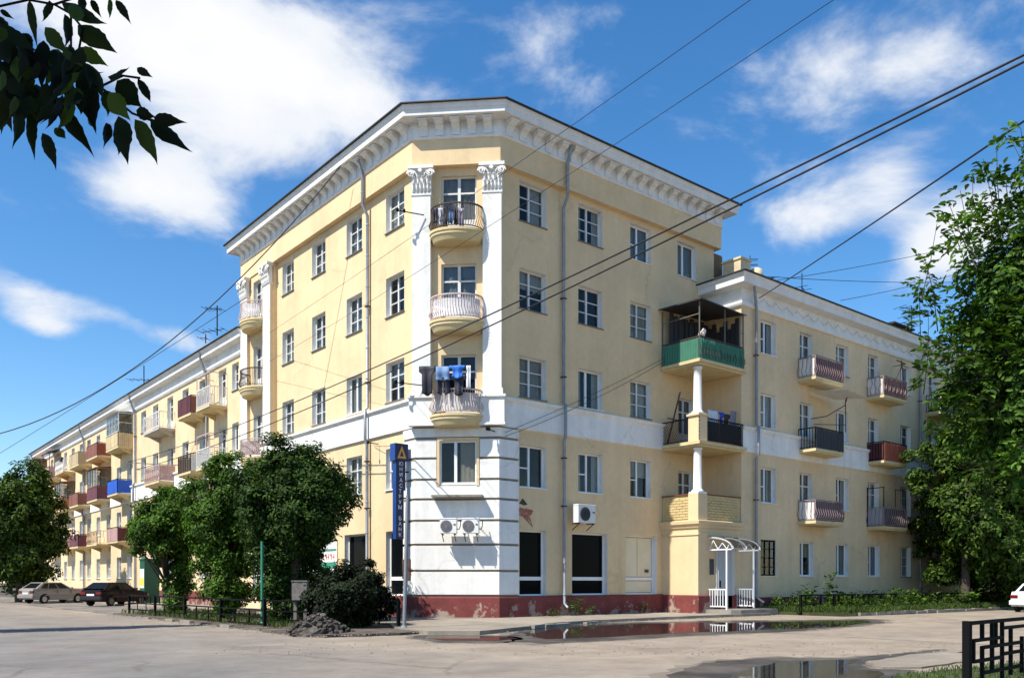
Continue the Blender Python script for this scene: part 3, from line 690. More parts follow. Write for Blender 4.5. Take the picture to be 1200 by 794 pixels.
    m = MB(); m.box(.66, 2.56, -.48, -.09, 4.58, 4.66); onF(FC, 'ledge', m, CONC, B)
    m = MB()
    for xa, xb, za, zb in ((.80, .9, 5.02, 6.82), (2.3, 2.40, 5.02, 6.82), (.9, 2.3, 6.72, 6.82)): m.box(xa, xb, -.12, -.0, za, zb)
    onF(FC, 'window_surround', m, YEL, B)
    # cornice, brackets, roof
    m = MB(); m.sweep(full, [(.2, 17.90), (.29, 17.91), (.33, 17.96), (.33, 18.0), (.28, 18.02), (.28, 18.53), (.76, 18.55), (.78, 18.57), (.78, 18.76), (.80, 18.77), (.83, 18.84), (.85, 18.96), (.2, 18.98)])
    link('cornice', m.mesh('cornice', TRIM), B)
    m = MB(); m.sweep(full, [(.8, 18.983), (.94, 18.962), (.94, 19.0), (.88, 19.03), (-3, 19.5), (-6, 20.2)]); link('roof_edge', m.mesh('roof_edge', ROOFM), B)
    b = MB(); pts = [(0, 0), (-.06, 0), (-.07, .06), (-.05, .14), (-.08, .22), (-.17, .31), (-.28, .35), (-.36, .42), (-.36, .49), (0, .49)]
    for i in range(len(pts)):
        (y0, z0), (y1, z1) = pts[i], pts[(i + 1) % len(pts)]; b.face([(-.15, y0, z0), (.15, y0, z0), (.15, y1, z1), (-.15, y1, z1)])
    b.face([(-.15, y, z) for y, z in pts]); b.face([(.15, y, z) for y, z in pts][::-1]); b.box(-.19, .19, -.40, 0, .445, .508)
    bm_ = b.mesh('modillion', TRIM)
    def row(fr, xa, xb, n):
        for i in range(n): link('modillion', bm_, B, fr.P(xa + (xb - xa) * (i + .5) / n, -.27, 18.02), fr.a)
    row(FR, K - .05, 15.2, 20); row(FL, -18.4, -K + .05, 25); row(FC, .05, CW - .05, 5)
    # corner and bay balconies
    net = mat('cloth_white_screen', (.75, .75, .73), .9, .1, 5); pale = mat('faded_pink_cloth', (.45, .36, .33), .9, .2, 5)
    for z, mm, cl in ((14.42, RUST, None), (11.1, PINKIRON, net), (7.62, PINKIRON, pm('pale_grey_cloth', (.60, .58, .54)))): curved_balcony(B, FC, CW / 2 + .02, 1.02, z, .82, mm, cl)
    for z, mm, cl in ((14.42, PINKIRON, net), (11.1, RUST, None), (7.62, PINKIRON, pale)): curved_balcony(B, FB, -16.45, 1.02, z, .82, mm, cl)
    # rain pipes
    pipe(B, [(5.39, -.55, 18.9), (5.39, -.55, 18.35), (5.39, -.44, 18.1), (5.39, -.36, 17.8), (5.39, -.36, 16.6), (5.39, -.13, 16.2), (5.39, -.13, 8.5), (5.39, -.24, 8.42), (5.39, -.24, 7.2), (5.39, -.16, 7.0), (5.39, -.16, .6), (5.39, -.38, .42)], (9.5, 6.3, 4.4, 12.6))
    pipe(B, [(-.55, 5.63, 18.9), (-.55, 5.63, 18.35), (-.44, 5.63, 18.1), (-.36, 5.63, 17.8), (-.36, 5.63, 16.7), (-.13, 5.63, 16.3), (-.13, 5.63, 8.5), (-.24, 5.63, 8.42), (-.24, 5.63, 7.2), (-.15, 5.63, 7.0), (-.15, 5.63, .6), (-.4, 5.63, .42)], (9.5, 6.3, 4.4, 12.6))
    # brick stub of wall behind the frieze end
    m = MB()
    for j in range(30):
        for i in range(5):
            x = 14.72 + i * .25 + (.12 if j % 2 else 0); m.box(x, min(x + .235, 15.9), .16, .30, 14.0 + j * .095, 14.0 + j * .095 + .082)
    m.box(14.72, 15.88, .18, .5, 14.0, 16.9); link('brick_stub', m.mesh('brick_stub', BRICKB), B)
    # small things fixed to the corner
    for (x, y, z, q) in ((.35, -.3, 15.1, (-.55, -.75, 15.12)), (.35, -.3, 8.75, (-.6, -.8, 8.78)), (3.0, -.14, 7.02, (2.75, -.5, 7.05))):
        m = MB(); m.beam((x, y, z), q, .03); m.lathe([(.02, q[2] - .05), (.055, q[2] - .02), (.055, q[2] + .06), (.02, q[2] + .1)], q[0], q[1], 8); m.lathe([(.02, q[2] - .05), (.05, q[2]), (.05, q[2] + .06), (.02, q[2] + .1)], q[0] * .75 + x * .25, q[1] * .75 + y * .25, 8); onF(FC, 'insulator_arm', m, IRON, B)
    m = MB(); m.beam((-.05, 4.9, 6.95), (-.55, 4.9, 6.97), .03); m.lathe([(.02, 6.9), (.05, 6.93), (.05, 7.0), (.02, 7.04)], -.52, 4.9, 8); link('insulator_arm', m.mesh('insulator_arm', IRON), B)
    m = MB(); m.box(-.16, -.10, 2.42, 2.95, 1.55, 2.3); link('wall_plaque', m.mesh('wall_plaque', mat('brown_plaque', (.09, .055, .045), .6, .1)), B)
def capital(fr, xa, xb, y, z, parent):
    """leafy capital: bell, two rows of curling leaves, corner scrolls, slab"""
    c = MB(); w = xb - xa; cx = (xa + xb) / 2; r_ = random.Random(int(abs(xa) * 100) + 3)
    c.box(xa - .02, xb + .02, y - .02, -.002 if y > -.3 else y + .16, z, z + .8)
    for row_, (zz, n, out, hh) in enumerate(((z + .02, 5, .09, .34), (z + .26, 4, .13, .34))):
        for i in range(n):
            x = xa + w * (i + .5) / n; ww = w / n * .44
            prof = [(0, 0, 1), (.05, .12, 1.05), (.07, .22, .95), (out, hh * .92, .8), (out + .05, hh * .86, .55), (out + .05, hh * .74, .2)]
            rows = [[(x - ww * k, y - .02 - o * .7, zz + q), (x, y - .05 - o, zz + q), (x + ww * k, y - .02 - o * .7, zz + q)] for o, q, k in prof]
            c.grid(rows, 0, False)
    for sx in (-1, 1):
        ctr = Vector((cx + sx * (w / 2 + .02), y - .12, z + .68)); pts = []
        for k in range(15):
            t = k / 14 * 3.6 * math.pi; rr = .15 * (1 - k / 18); pts.append(ctr + Vector((sx * rr * math.cos(t), -.03 * k / 14, rr * math.sin(t))))
        c.tube(pts, .034, 5)
        c.tube([(cx + sx * w * .12, y - .05, z + .42), (cx + sx * w * .22, y - .12, z + .66), (cx + sx * w * .36, y - .12, z + .78)], .035, 5)
    n0 = len(c.v); c.lathe([(.02, 0), (.09, .02), (.06, .05)], 0, 0, 8)      # rosette, turned to face outwards
    for i in range(n0, len(c.v)):
        X, Y, Z_ = c.v[i]; c.v[i] = (cx + X, y - .16 - Z_, z + .76 + Y)
    c.box(xa - .13, xb + .13, y - .17, -.002 if y > -.3 else y + .16, z + .86, z + .98); c.box(xa - .07, xb + .07, y - .1, -.002 if y > -.3 else y + .16, z + .80, z + .862)
    onF(fr, 'capital', c, WHT, parent)
def pipe(parent, pts, cuffs, r=.065):
    m = MB(); m.tube(pts, r, 10)
    p0 = pts[0]; m.lathe([(r, p0[2] - .05), (.13, p0[2] + .12), (.13, p0[2] + .22)], p0[0], p0[1], 10)
    for z in [k * 1.25 + .9 for k in range(14)]:
        for a, b in zip(pts[:-1], pts[1:]):
            if a[0] == b[0] and a[1] == b[1] and a[2] > z + .1 and b[2] < z - .1: m.lathe([(r, z), (r + .009, z + .005), (r + .009, z + .05), (r, z + .055)], a[0], a[1], 10)
    o = link('drainpipe', m.mesh('drainpipe', GALV), parent)
    for z in cuffs:
        for a, b in zip(pts[:-1], pts[1:]):
            if a[2] > z > b[2]:
                k = MB(); k.box(a[0] - .09, a[0] + .09, a[1] - .085, a[1] + .1, z, z + .05); link('pipe_bracket', k.mesh('pipe_bracket', RUST), o); break
corner_block()

# ------------------------------------------------------------------ right wing (four storeys)
wing = thing('apartment_wing', 'four storey yellow wing in shade behind the lawn, with entrance porch and stacked corner balconies', 'building', (24, 4, 0))
WROWS = [(11.87, 13.42), (8.5, 10.07), (5.06, 6.68), (1.72, 3.36)]
MAROON = pm('dark_maroon', (.10, .025, .028)); REDB = pm('brick_red', (.30, .075, .045)); ORNG = pm('tan_board', (.47, .30, .16)); BRN = pm('red_brown', (.23, .085, .06)); BLUEP = pm('bright_blue', (.02, .10, .50))
GRNP = pm('green_corrugated', (.04, .17, .105)); TANP = pm('sandy', (.50, .38, .22)); WHTP = pm('white_sheet', (.70, .69, .66)); PURP = pm('dark_purple_red', (.15, .045, .06)); BLK = pm('black_sheet', (.03, .03, .035)); PNK = pm('faded_pink', (.48, .30, .28)); CREAM = pm('cream_board', (.62, .52, .36))
def right_wing():
    B = wing
    cols = [15.85, 19.02, 22.25, 25.4, 28.85, 32.0, 35.2, 38.4, 41.6, 44.8, 48, 51.2, 54.4]
    doors = {19.02, 25.4, 32.0, 38.4, 44.8, 51.2}
    ops = []; wins = []
    for ri, (za, zb) in enumerate(WROWS):
        for c in cols:
            if c in doors and ri < 3: a = (c, c + 1.1, za - .75, zb); k = 'door'
            else: a = (c, c + 1.2, za, zb); k = rng.choice(['plain', 'plain', 'new', 'old'])
            if ri == 3 and c == 15.85: k = 'grid'
            ops.append(a); wins.append((a, k))
    wall('wall', FRW, B, 14.4, 58, .05, 14.2, ops, [YEL2, WHT, DARK])
    for (a, k), i in zip(wins, range(999)):
        window(B, FRW, a[0], a[2], a[1] - a[0], a[3] - a[2], k, .05 if k == 'grid' else .2, k != 'door', 'balcony_door' if k == 'door' else 'window', k == 'old')
    FRT = Frame(14.4, 0, -90)
    m = MB(); m.face([(14.4, -2, .05), (14.4, 0, .05), (14.4, 0, 14.9), (14.4, -2, 14.9)]); m.face([(58, -2, .05), (58, 11, .05), (58, 11, 14.9), (58, -2, 14.9)]); m.face([(15.1, 11, .05), (58, 11, .05), (58, 11, 14.9), (15.1, 11, 14.9)])
    link('return_wall', m.mesh('return_wall', YEL2), B)
    path = [(14.4, 0), (14.4, -2), (58, -2), (58, 11)]
    m = MB(); m.sweep(path, [(0, 13.70), (.10, 13.72), (.14, 13.80), (.14, 13.90), (.05, 13.93), (.05, 14.5), (.50, 14.55), (.52, 14.57), (.52, 14.80), (.55, 14.82), (.60, 14.98), (.2, 15.0)])
    link('cornice', m.mesh('cornice', TRIM), B)
    m = MB(); m.sweep(path, [(.5, 15.003), (.68, 14.99), (.68, 15.03), (.64, 15.05), (-3, 15.9), (-6, 16.9)]); link('roof_edge', m.mesh('roof_edge', ROOFM), B)
    # moulded garland relief along the white frieze
    m = MB()
    for i in range(46):
        x = 15.2 + i * .9
        m.tube([(x, -2.06, 14.32), (x + .16, -2.085, 14.16), (x + .42, -2.09, 14.08), (x + .68, -2.085, 14.16), (x + .84, -2.06, 14.32)], .018, 5)
        m.lathe([(.01, 14.24), (.05, 14.31), (.01, 14.38)], x, -2.055, 6)
    link('garland_relief', m.mesh('garland_relief', TRIM), B)
    bandp = [(0, 7.22), (.08, 7.25), (.08, 8.16), (.12, 8.2), (.17, 8.26), (.17, 8.35), (0, 8.40)]
    m = MB(); m.sweep([(14.4, -2), (58, -2)], bandp); link('band', m.mesh('band', WHT), B)
    m = MB(); m.sweep([(14.4, -2), (58, -2)], [(0, .02), (.1, .02), (.1, .7), (0, .74)]); link('plinth', m.mesh('plinth', RED), B)
    pipe(B, [(14.75, -2.42, 14.75), (14.85, -2.40, 14.3), (15.33, -2.14, 13.7), (15.33, -2.14, 8.5), (15.33, -2.26, 8.4), (15.33, -2.26, 7.2), (15.33, -2.14, 7.0), (15.33, -2.14, .75), (15.5, -2.4, .5)], (11.6, 5.1, 3.0))
    pipe(B, [(30.9, -2.45, 14.75), (30.9, -2.40, 14.3), (30.9, -2.14, 13.7), (30.9, -2.14, .75)], (11.6, 5.1))
    # balconies of the wing: (column, floor, rail style, iron, front, side)
    bal = [(18.85, 11.1, 'belly', PINKR, pm('dull_maroon_cloth', (.12, .06, .065)), WHTP, 0), (18.85, 7.72, 'bars', IRON, BLK, None, 0), (18.85, 4.32, 'belly', PINKR, pm('dull_violet_cloth', (.12, .085, .10)), WHTP, 0),
           (25.25, 11.1, 'scroll', PINKR, pm('mottled_red_cloth', (.22, .09, .06)), WHTP, 0), (25.25, 7.72, 'bars', IRON, REDB, MAROON, 0), (25.25, 4.32, 'belly', PINKR, pm('dark_sheet', (.06, .06, .065)), pm('grey_sheet', (.33, .35, .38)), 1),
           (31.85, 11.1, 'bars', IRON, None, WHTP, 0), (31.85, 7.72, 'bars', IRON, MAROON, None, 0), (31.85, 4.32, 'bars', IRON, BLK, None, 0), (38.25, 11.1, 'bars', IRON, None, None, 0), (38.25, 7.72, 'bars', IRON, BRN, None, 0)]
    for (x, z, st, ir, fp, sp, tall) in bal:
        o, (a, b, c, d) = balcony(B, FRW, x, x + 2.5, z, .95, st, ir, .98, None, None, SLABM, bracket=False)
        me_l = [('front_panel', fp, b, c), ('side_panel', sp, a, b)]
        for nm, pmm, p, q in me_l:
            if pmm:
                k = MB(); clad(k, p, q, z + .03, z + .93, .12, out=-.045 if nm == 'side_panel' or st != 'bars' else .03, seed=int(x + z)); link(nm, k.mesh(nm, pmm), o)
        if tall:
            k = MB()
            for p in (a, b): k.beam((*p, z), (*p, z + 2.05), .04)
            k.beam((*a, z + 2.0), (*b, z + 2.0), .04); k.beam((c[0] - 1.2, c[1], z + .9), (c[0] - 1.2, c[1], z + 2.0), .03); k.beam((c[0] - 1.2, c[1], z + 1.95), (c[0] - .1, c[1], z + 1.95), .03); k.beam((c[0] - .1, c[1], z + 1), (c[0] - .1, c[1], z + 1.95), .03)
            link('drying_frame', k.mesh('drying_frame', IRON), o)
        if x == 25.25 and z > 11:
            k = MB(); k.beam((x + 1.2, -.9, z + .9), (x + 2.2, -.9, z + 2.0), .04); k.beam((x + 2.2, -.9, z + .9), (x + 1.9, -.9, z + 2.1), .04); k.beam((x + 1.4, -.9, z + 2.0), (x + 2.4, -.9, z + 1.95), .04); k.beam((x + 2.4, -.9, z + 1.95), (x + 2.4, -.2, z + 1.95), .03)
            link('drying_frame', k.mesh('drying_frame', RUST), o)
        if x == 18.85 and 7 < z < 8:
            k = MB(); k.tube([(x + 1.0, -.1, z + 1.6), (x + 1.7, -.5, z + 1.75), (x + 2.5, -1.0, z + 2.3), (x + 2.55, -1.1, z + 2.75)], .025, 6); k.tube([(x + 2.55, -1.0, z + 1), (x + 2.55, -1.0, z + 2.6)], .025, 6); k.beam((x + 1.2, -.15, z + 1.35), (x + 2.55, -1.0, z + 1.35), .03)
            link('awning_frame', k.mesh('awning_frame', RUST), o)
            k = MB(); k.grid([[(x + .8, -.2, z + 2.85), (x + 2.9, -.3, z + 2.72)], [(x + .85, -1.1, z + 2.78), (x + 2.95, -1.1, z + 2.66)], [(x + .95, -2.0, z + 2.66), (x + 3.0, -1.9, z + 2.55)]]); link('awning', k.mesh('awning', WHTP), o)
    # ---- entrance porch with corner balconies in the angle
    m = MB(); m.box(11.4, 14.395, -1.99, -.001, .05, 3.8)
    porch = link('porch', m.mesh('porch', YEL), B)
    m = MB(); m.sweep([(11.4, 0), (11.4, -1.99), (14.395, -1.99)], [(0, .02), (.1, .02), (.1, .84), (0, .88)]); link('porch_plinth', m.mesh('porch_plinth', RED), porch)
    m = MB(); m.sweep([(11.4, 0), (11.4, -1.99), (14.395, -1.99)], [(0, 3.42), (.04, 3.43), (.04, 3.5), (0, 3.51)]); m.sweep([(11.4, 0), (11.4, -1.99), (14.395, -1.99)], [(0, 3.7), (.06, 3.74), (.10, 3.84), (.16, 3.9), (.18, 4.03), (.02, 4.07)])
    m.box(11.42, 14.39, -1.97, -.02, 3.8, 4.07); link('porch_cornice', m.mesh('porch_cornice', YEL), porch)
    m = MB()
    bh, bl = .115, .30
    def bricks(p, q, z0, z1):
        p = Vector((*p, 0)); q = Vector((*q, 0)); n = int((q - p).length / bl); dr = (q - p) / n; nor = Vector((dr.y, -dr.x, 0)).normalized() * .022
        for j in range(int((z1 - z0) / bh)):
            for i in range(n):
                a = p + dr * (i + (.5 if j % 2 else 0)) + dr.normalized() * .012; b = p + dr * min(n, i + 1 + (.5 if j % 2 else 0)) - dr.normalized() * .008
                if (b - a).length < .05: continue
                z = z0 + j * bh; m.face([a + nor + Vector((0, 0, z + .011)), b + nor + Vector((0, 0, z + .011)), b + nor + Vector((0, 0, z + bh - .011)), a + nor + Vector((0, 0, z + bh - .011))])
                for (u, v, w_, x_) in ((a, b, z + bh - .008, 0), (b, a, z + .008, 0)): m.face([u + nor + Vector((0, 0, w_)), v + nor + Vector((0, 0, w_)), v + Vector((0, 0, w_)), u + Vector((0, 0, w_))])
    m.box(11.42, 11.62, -1.95, -.02, 4.07, 5.15); m.box(11.62, 14.35, -1.95, -1.75, 4.07, 5.15)
    bricks((11.42, -.1), (11.42, -1.5), 4.12, 5.1); bricks((12.0, -1.95), (14.2, -1.95), 4.12, 5.1)
    pr = link('brick_parapet', m.mesh('brick_parapet', BRICKY), porch); pr['kind'] = 'stuff'
    m = MB(); m.box(11.36, 11.66, -2.0, 0, 5.15, 5.20); m.box(11.66, 14.38, -2.0, -1.7, 5.15, 5.20); link('parapet_cap', m.mesh('parapet_cap', mat('red_painted_cap', (.16, .045, .035), .7, .2, 3)), porch)
    m = MB(); m.box(11.35, 11.95, -2.03, -1.5, 4.07, 5.2); link('parapet_pier', m.mesh('parapet_pier', YEL), porch)
    def column(z0, z1):
        m = MB(); m.box(11.38, 11.92, -2.02, -1.5, z0, z0 + .07); m.lathe([(.26, z0 + .07), (.27, z0 + .12), (.21, z0 + .16), (.19, z0 + .2), (.17, z0 + 1.6), (.155, z1 - .1), (.2, z1 - .08), (.2, z1)], 11.65, -1.76, 18)
        link('column', m.mesh('column', WHT), porch)
    column(5.2, 7.15); column(8.55, 10.6)
    for z in (7.4, 10.86):
        s = MB(); s.box(11.28, 14.6, -2.16, -.02, z - .13, z); s.box(11.36, 14.5, -2.06, -.02, z - .22, z - .131)
        o = link('balcony', s.mesh('balcony', SLABM), B)
        rm = MB(); A, Bp, C = (11.38, -.05), (11.38, -2.08), (14.42, -2.08)
        if z < 9:
            rail_panel(rm, A, Bp, z, z + 1.0, 'lattice'); rail_panel(rm, (11.95, -2.08), C, z, z + 1.0, 'lattice'); link('railing', rm.mesh('railing', IRON), o)
            k = MB(); clad(k, (11.95, -2.02), (14.4, -2.02), z + .1, z + .92, .3, seed=3, out=-.03); link('backing_net', k.mesh('backing_net', pm('grey_net', (.05, .052, .06))), o)
            k = MB(); k.box(11.35, 11.93, -2.05, -1.5, z, 8.55); k.box(11.28, 12.0, -2.12, -1.45, 8.48, 8.56); link('balcony_pier', k.mesh('balcony_pier', YEL), o)
            k = MB(); k.beam((11.42, -.3, z + .1), (11.30, -1.1, z + 2.2), .05); k.beam((11.42, -.3, z + 1.2), (12.4, -.1, z + 1.25), .04); link('clothes_post', k.mesh('clothes_post', RUST), o)
        else:
            rail_panel(rm, A, Bp, z, z + .95, 'bars'); rail_panel(rm, Bp, C, z, z + .95, 'belly'); link('railing', rm.mesh('railing', RUST), o)
            for nm, p, q in (('side_panel', A, Bp), ('front_panel', Bp, C)):
                k = MB(); n = int(math.dist(p, q) / .07); r0 = []; r1 = []
                dv = Vector((q[0] - p[0], q[1] - p[1])); nv = Vector((dv.y, -dv.x)).normalized()
                for i in range(n + 1):
                    pt = Vector(p) + dv * i / n + nv * (.035 + (.028 if i % 2 else -.022)); r0.append((pt.x, pt.y, z + .0)); r1.append((pt.x, pt.y, z + .88))
                k.grid([r0, r1], 0, False); link(nm, k.mesh(nm, GRNP), o)
            k = MB()
            for p in (A, Bp, C, (13.1, -2.08)): k.beam((*p, z), (*p, z + 2.42), .045)
            k.beam((11.38, -.05, z + 1.9), (11.38, -2.08, z + 1.9), .035); k.beam((14.42, -.1, z + 1.6), (14.42, -2.08, z + 1.6), .03)
            link('awning_post', k.mesh('awning_post', pm('dull_metal', (.13, .12, .10))), o)
            k = MB(); k.face([(11.15, .0, z + 2.52), (14.5, .0, z + 2.62), (14.5, -2.2, z + 2.40), (11.2, -2.3, z + 2.48)]); k.face([(11.2, -2.3, z + 2.48), (14.5, -2.2, z + 2.40), (14.5, -2.2, z + 2.34), (11.2, -2.3, z + 2.42)]); k.face([(11.15, 0, z + 2.52), (11.2, -2.3, z + 2.48), (11.2, -2.3, z + 2.42), (11.15, 0, z + 2.46)])
            link('awning', k.mesh('awning', BLK), o)
            k = MB()
            for i in range(12): k.box(11.55 + i * .235, 11.77 + i * .235, -.35 - .05 * (i % 3), -.28, z + .1, z + 2.38 - .12 * (i % 3))
            for i in range(8): k.box(14.26, 14.32 - .02 * (i % 2), -1.95 + i * .21, -1.76 + i * .21, z + .2, z + 2.3 - .2 * (i % 3))
            link('shade_boards', k.mesh('shade_boards', BLK), o)  # black clutter boards, added to stand in for the shaded balcony interior
    # door, plaque, canopy, platform
    m = MB(); m.box(12.55, 13.85, -2.06, -1.992, .3, 2.95); link('door_frame', m.mesh('door_frame', mat('pale_door_frame', (.55, .53, .50), .7, .05)), porch)
    m = MB(); m.box(12.65, 13.6, -2.09, -2.061, .32, 2.85); dr = link('entrance_door', m.mesh('entrance_door', GREY), porch)
    m = MB(); m.box(12.72, 12.76, -2.14, -2.09, 1.2, 1.5); link('handle', m.mesh('handle', IRON), dr)
    m = MB(); m.box(12.16, 12.42, -2.03, -1.992, 1.75, 2.42); link('plaque', m.mesh('plaque', mat('blue_black_plaque', (.015, .018, .03), .4, .1)), porch)
    m = MB(); m.prism(ccw(rough_poly([(11.75, -2.0), (11.9, -3.3), (12.3, -3.5), (15.1, -3.4), (15.25, -2.0)], .04, .5, 3)), .02, .27); link('entrance_platform', m.mesh('entrance_platform', CONC), B)
    cano = link('entrance_canopy', None, B); cano.location = (0, 0, 0)
    for i, x in enumerate((12.08, 13.0, 13.97)):
        m = MB(); arc = [(x, -2.0 - 1.25 * math.sin(t * math.pi / 2 * .98), 2.82 + .50 * math.cos(t * math.pi / 2) ** .9) for t in [k / 10 for k in range(11)]]
        m.tube(arc, .045, 6)
        if i != 1:
            m.beam((x, -2.0, 2.80), (x, -3.2, 2.80), .05)
            zz = [(x, -2.05, 2.82), (x, -2.25, 3.2), (x, -2.5, 2.82), (x, -2.72, 3.08), (x, -2.95, 2.82), (x, -3.05, 2.98)]
            for a, b in zip(zz[:-1], zz[1:]): m.beam(a, b, .026)
            m.beam((x, -2.95, .25), (x, -2.95, 2.82), .065)
        link('canopy_rib', m.mesh('canopy_rib', WIRON), cano, world=False)
        if i != 1:
            m = MB(); m.beam((x, -2.02, 1.12), (x, -2.92, 1.12), .05); m.beam((x, -2.02, .40), (x, -2.92, .40), .05)
            for k in range(7): m.beam((x, -2.08 - k * .135, .40), (x, -2.08 - k * .135, 1.12), .032)
            link('side_rail', m.mesh('side_rail', WIRON), cano, world=False)
    m = MB(); rows = [[(x, -2.0 - 1.27 * math.sin(t * math.pi / 2 * .98), 2.865 + .50 * math.cos(t * math.pi / 2) ** .9) for x in (12.0, 14.05)] for t in [k / 10 for k in range(11)]]; m.grid(rows)
    link('canopy_sheet', m.mesh('canopy_sheet', glass('grey_polycarbonate', (.42, .44, .47), .78)), cano, world=False)
    # masonry on the roof edge: chimney and hatch
    m = MB(); m.box(15.25, 16.0, -1.35, -.35, 14.9, 16.2); m.box(15.2, 16.05, -1.4, -.3, 16.2, 16.3)
    for k in range(10): m.box(15.235, 15.26, -1.3 + .1 * k, -1.22 + .1 * k, 15.0 + .13 * (k % 8), 15.1 + .13 * (k % 8))
    link('chimney', m.mesh('chimney', STONE), B)
    m = MB(); m.lathe([(.3, 0), (.34, .1), (.3, .55), (.2, .62)], 16.5, -1.3, 10); ch = link('vent_stub', m.mesh('vent_stub', STONE), B, (0, 0, 15.4))
    m = MB(); m.box(29, 31, -1.5, .3, 15.3, 15.75); m.box(28.8, 31.2, -1.7, .5, 15.75, 15.85); link('roof_hatch', m.mesh('roof_hatch', ROOFM), B)
right_wing()
# remove the mesh-less canopy holder's geometry expectations: it only gathers the canopy pieces

# ------------------------------------------------------------------ left wing (four storeys, sunlit, many balconies)
lwing = thing('apartment_wing', 'long sunlit four storey yellow wing with rows of coloured balconies receding up the street', 'building', (4, 45, 0))
def left_wing():
    B = lwing; fr = FLW
    cs = [.85, 2.75, 5.9, 8.95, 11.9, 14.95, 17.7, 21.2, 24.0, 27.0, 30.1, 33.2, 35.9, 38.9, 41.9, 44.8, 47.8, 50.7, 53.4]
    doors = {2.75, 5.9, 11.9, 21.2, 27.0, 33.2, 38.9, 44.8, 50.7}
    rows = [(11.7, 13.15), (8.45, 9.95), (5.1, 6.6), (1.68, 3.26)]
    ops = []; wins = []
    for ri, (za, zb) in enumerate(rows):
        for c in cs:
            w = .95 if c == .85 else 1.15
            if c in doors and ri < 3: a = (-c - w / 2, -c + w / 2, za - .7, zb + .02); k = 'door'
            else: a = (-c - w / 2, -c + w / 2, za, zb); k = rng.choice(['old', 'old', 'plain', 'new'])
            ops.append(a); wins.append((a, k))
    wall('wall', fr, B, -55.6, .85, .05, 14.0, ops, [YEL2, WHT, DARK])
    for a, k in wins: window(B, fr, a[0], a[2], a[1] - a[0], a[3] - a[2], k, .2, k != 'door', 'balcony_door' if k == 'door' else 'window', k == 'old')
    def W(s, y, z=0): return fr.P(-s, y, z)[:2]
    path = [W(55.6, 12), W(55.6, 0), W(-.85, 0)]
    m = MB(); m.sweep(path, [(0, 13.40), (.08, 13.42), (.13, 13.52), (.13, 13.62), (.04, 13.65), (.04, 14.06), (.42, 14.12), (.44, 14.14), (.44, 14.34), (.48, 14.38), (.55, 14.52), (.2, 14.55)]); link('cornice', m.mesh('cornice', TRIM), B)
    m = MB(); m.sweep(path, [(.46, 14.553), (.64, 14.54), (.64, 14.58), (.6, 14.6), (-3, 15.3), (-6, 16.3)]); link('roof_edge', m.mesh('roof_edge', ROOFM), B)
    m = MB(); m.sweep([W(55.6, 0), W(-.85, 0)], [(0, 7.08), (.08, 7.11), (.08, 8.06), (.12, 8.1), (.17, 8.16), (.17, 8.25), (0, 8.30)]); link('band', m.mesh('band', WHT), B)
    m = MB(); m.sweep([W(55.6, 0), W(-.85, 0)], [(0, .02), (.1, .02), (.1, .84), (0, .88)]); link('plinth', m.mesh('plinth', RED), B)
    m = MB(); a, b = W(55.6, 0), W(55.6, 12); m.face([(*a, .05), (*b, .05), (*b, 14.4), (*a, 14.4)]); link('end_wall', m.mesh('end_wall', YEL2), B)
    for s in (5.0, 19.35, 34.45, 55.2):
        def Q(y, z): return fr.P(-s, y, z)
        pipe(B, [Q(-.46, 14.25), Q(-.44, 14.05), Q(-.15, 13.3), Q(-.12, 13.1), Q(-.12, 8.4), Q(-.24, 8.2), Q(-.24, 7.1), Q(-.12, 6.9), Q(-.12, .7)], (11.6, 5.1), .07)
    lam = pm('pale_yellow_board', (.60, .47, .26)); wood = pm('varnished_wood', (.34, .15, .06))
    # (s from, s to, floor, rail, iron, front, side, extra)
    F4, F3, F2 = 11.02, 7.72, 4.32
    L = [(2.0, 4.1, F4, 'bars', WIRON, None, None, 'tall'), (5.0, 7.3, F4, 'bars', RUST, MAROON, BRN, ''), (10.9, 14.2, F4, 'belly', WIRON, None, None, 'crumbled'), (20.3, 23.6, F4, 'bars', RUST, lam, lam, 'glazed'),
         (26.2, 29.6, F4, 'bars', RUST, BRN, REDB, ''), (32.2, 35.6, F4, 'bars', RUST, TANP, TANP, ''), (38.0, 41.2, F4, 'scroll', WIRON, None, None, 'box'), (43.8, 46.8, F4, 'bars', RUST, PNK, PNK, 'awning'), (50.2, 53.6, F4, 'bars', RUST, ORNG, ORNG, 'glazed'),
         (2.0, 4.1, F3, 'bars', WIRON, None, None, 'tall'), (5.0, 7.3, F3, 'bars', RUST, None, WHTP, ''), (10.9, 14.0, F3, 'scroll', PINKIRON, None, PNK, ''), (20.5, 23.2, F3, 'bars', IRON, BLUEP, BLUEP, ''), (26.2, 29.4, F3, 'bars', RUST, PURP, PURP, 'glazed'),
         (32.4, 35.6, F3, 'bars', RUST, BRN, BRN, ''), (38.2, 41.2, F3, 'bars', RUST, wood, wood, 'glazed'), (43.8, 46.8, F3, 'bars', IRON, BLK, BRN, ''), (50.2, 53.4, F3, 'bars', RUST, TANP, TANP, ''),
         (2.0, 4.1, F2, 'belly', WIRON, None, None, ''), (5.0, 7.3, F2, 'bars', RUST, PNK, PNK, ''), (11.0, 14.0, F2, 'bars', RUST, WHTP, None, ''), (20.4, 23.4, F2, 'bars', RUST, PNK, MAROON, ''), (26.3, 29.5, F2, 'scroll', pm('sandy_iron', (.5, .38, .24)), None, None, ''),
         (32.4, 35.4, F2, 'bars', IRON, PURP, PURP, ''), (38.1, 41.1, F2, 'belly', PINKIRON, None, PNK, ''), (43.8, 46.8, F2, 'bars', RUST, lam, lam, ''), (50.2, 53.4, F2, 'bars', RUST, BRN, BRN, '')]
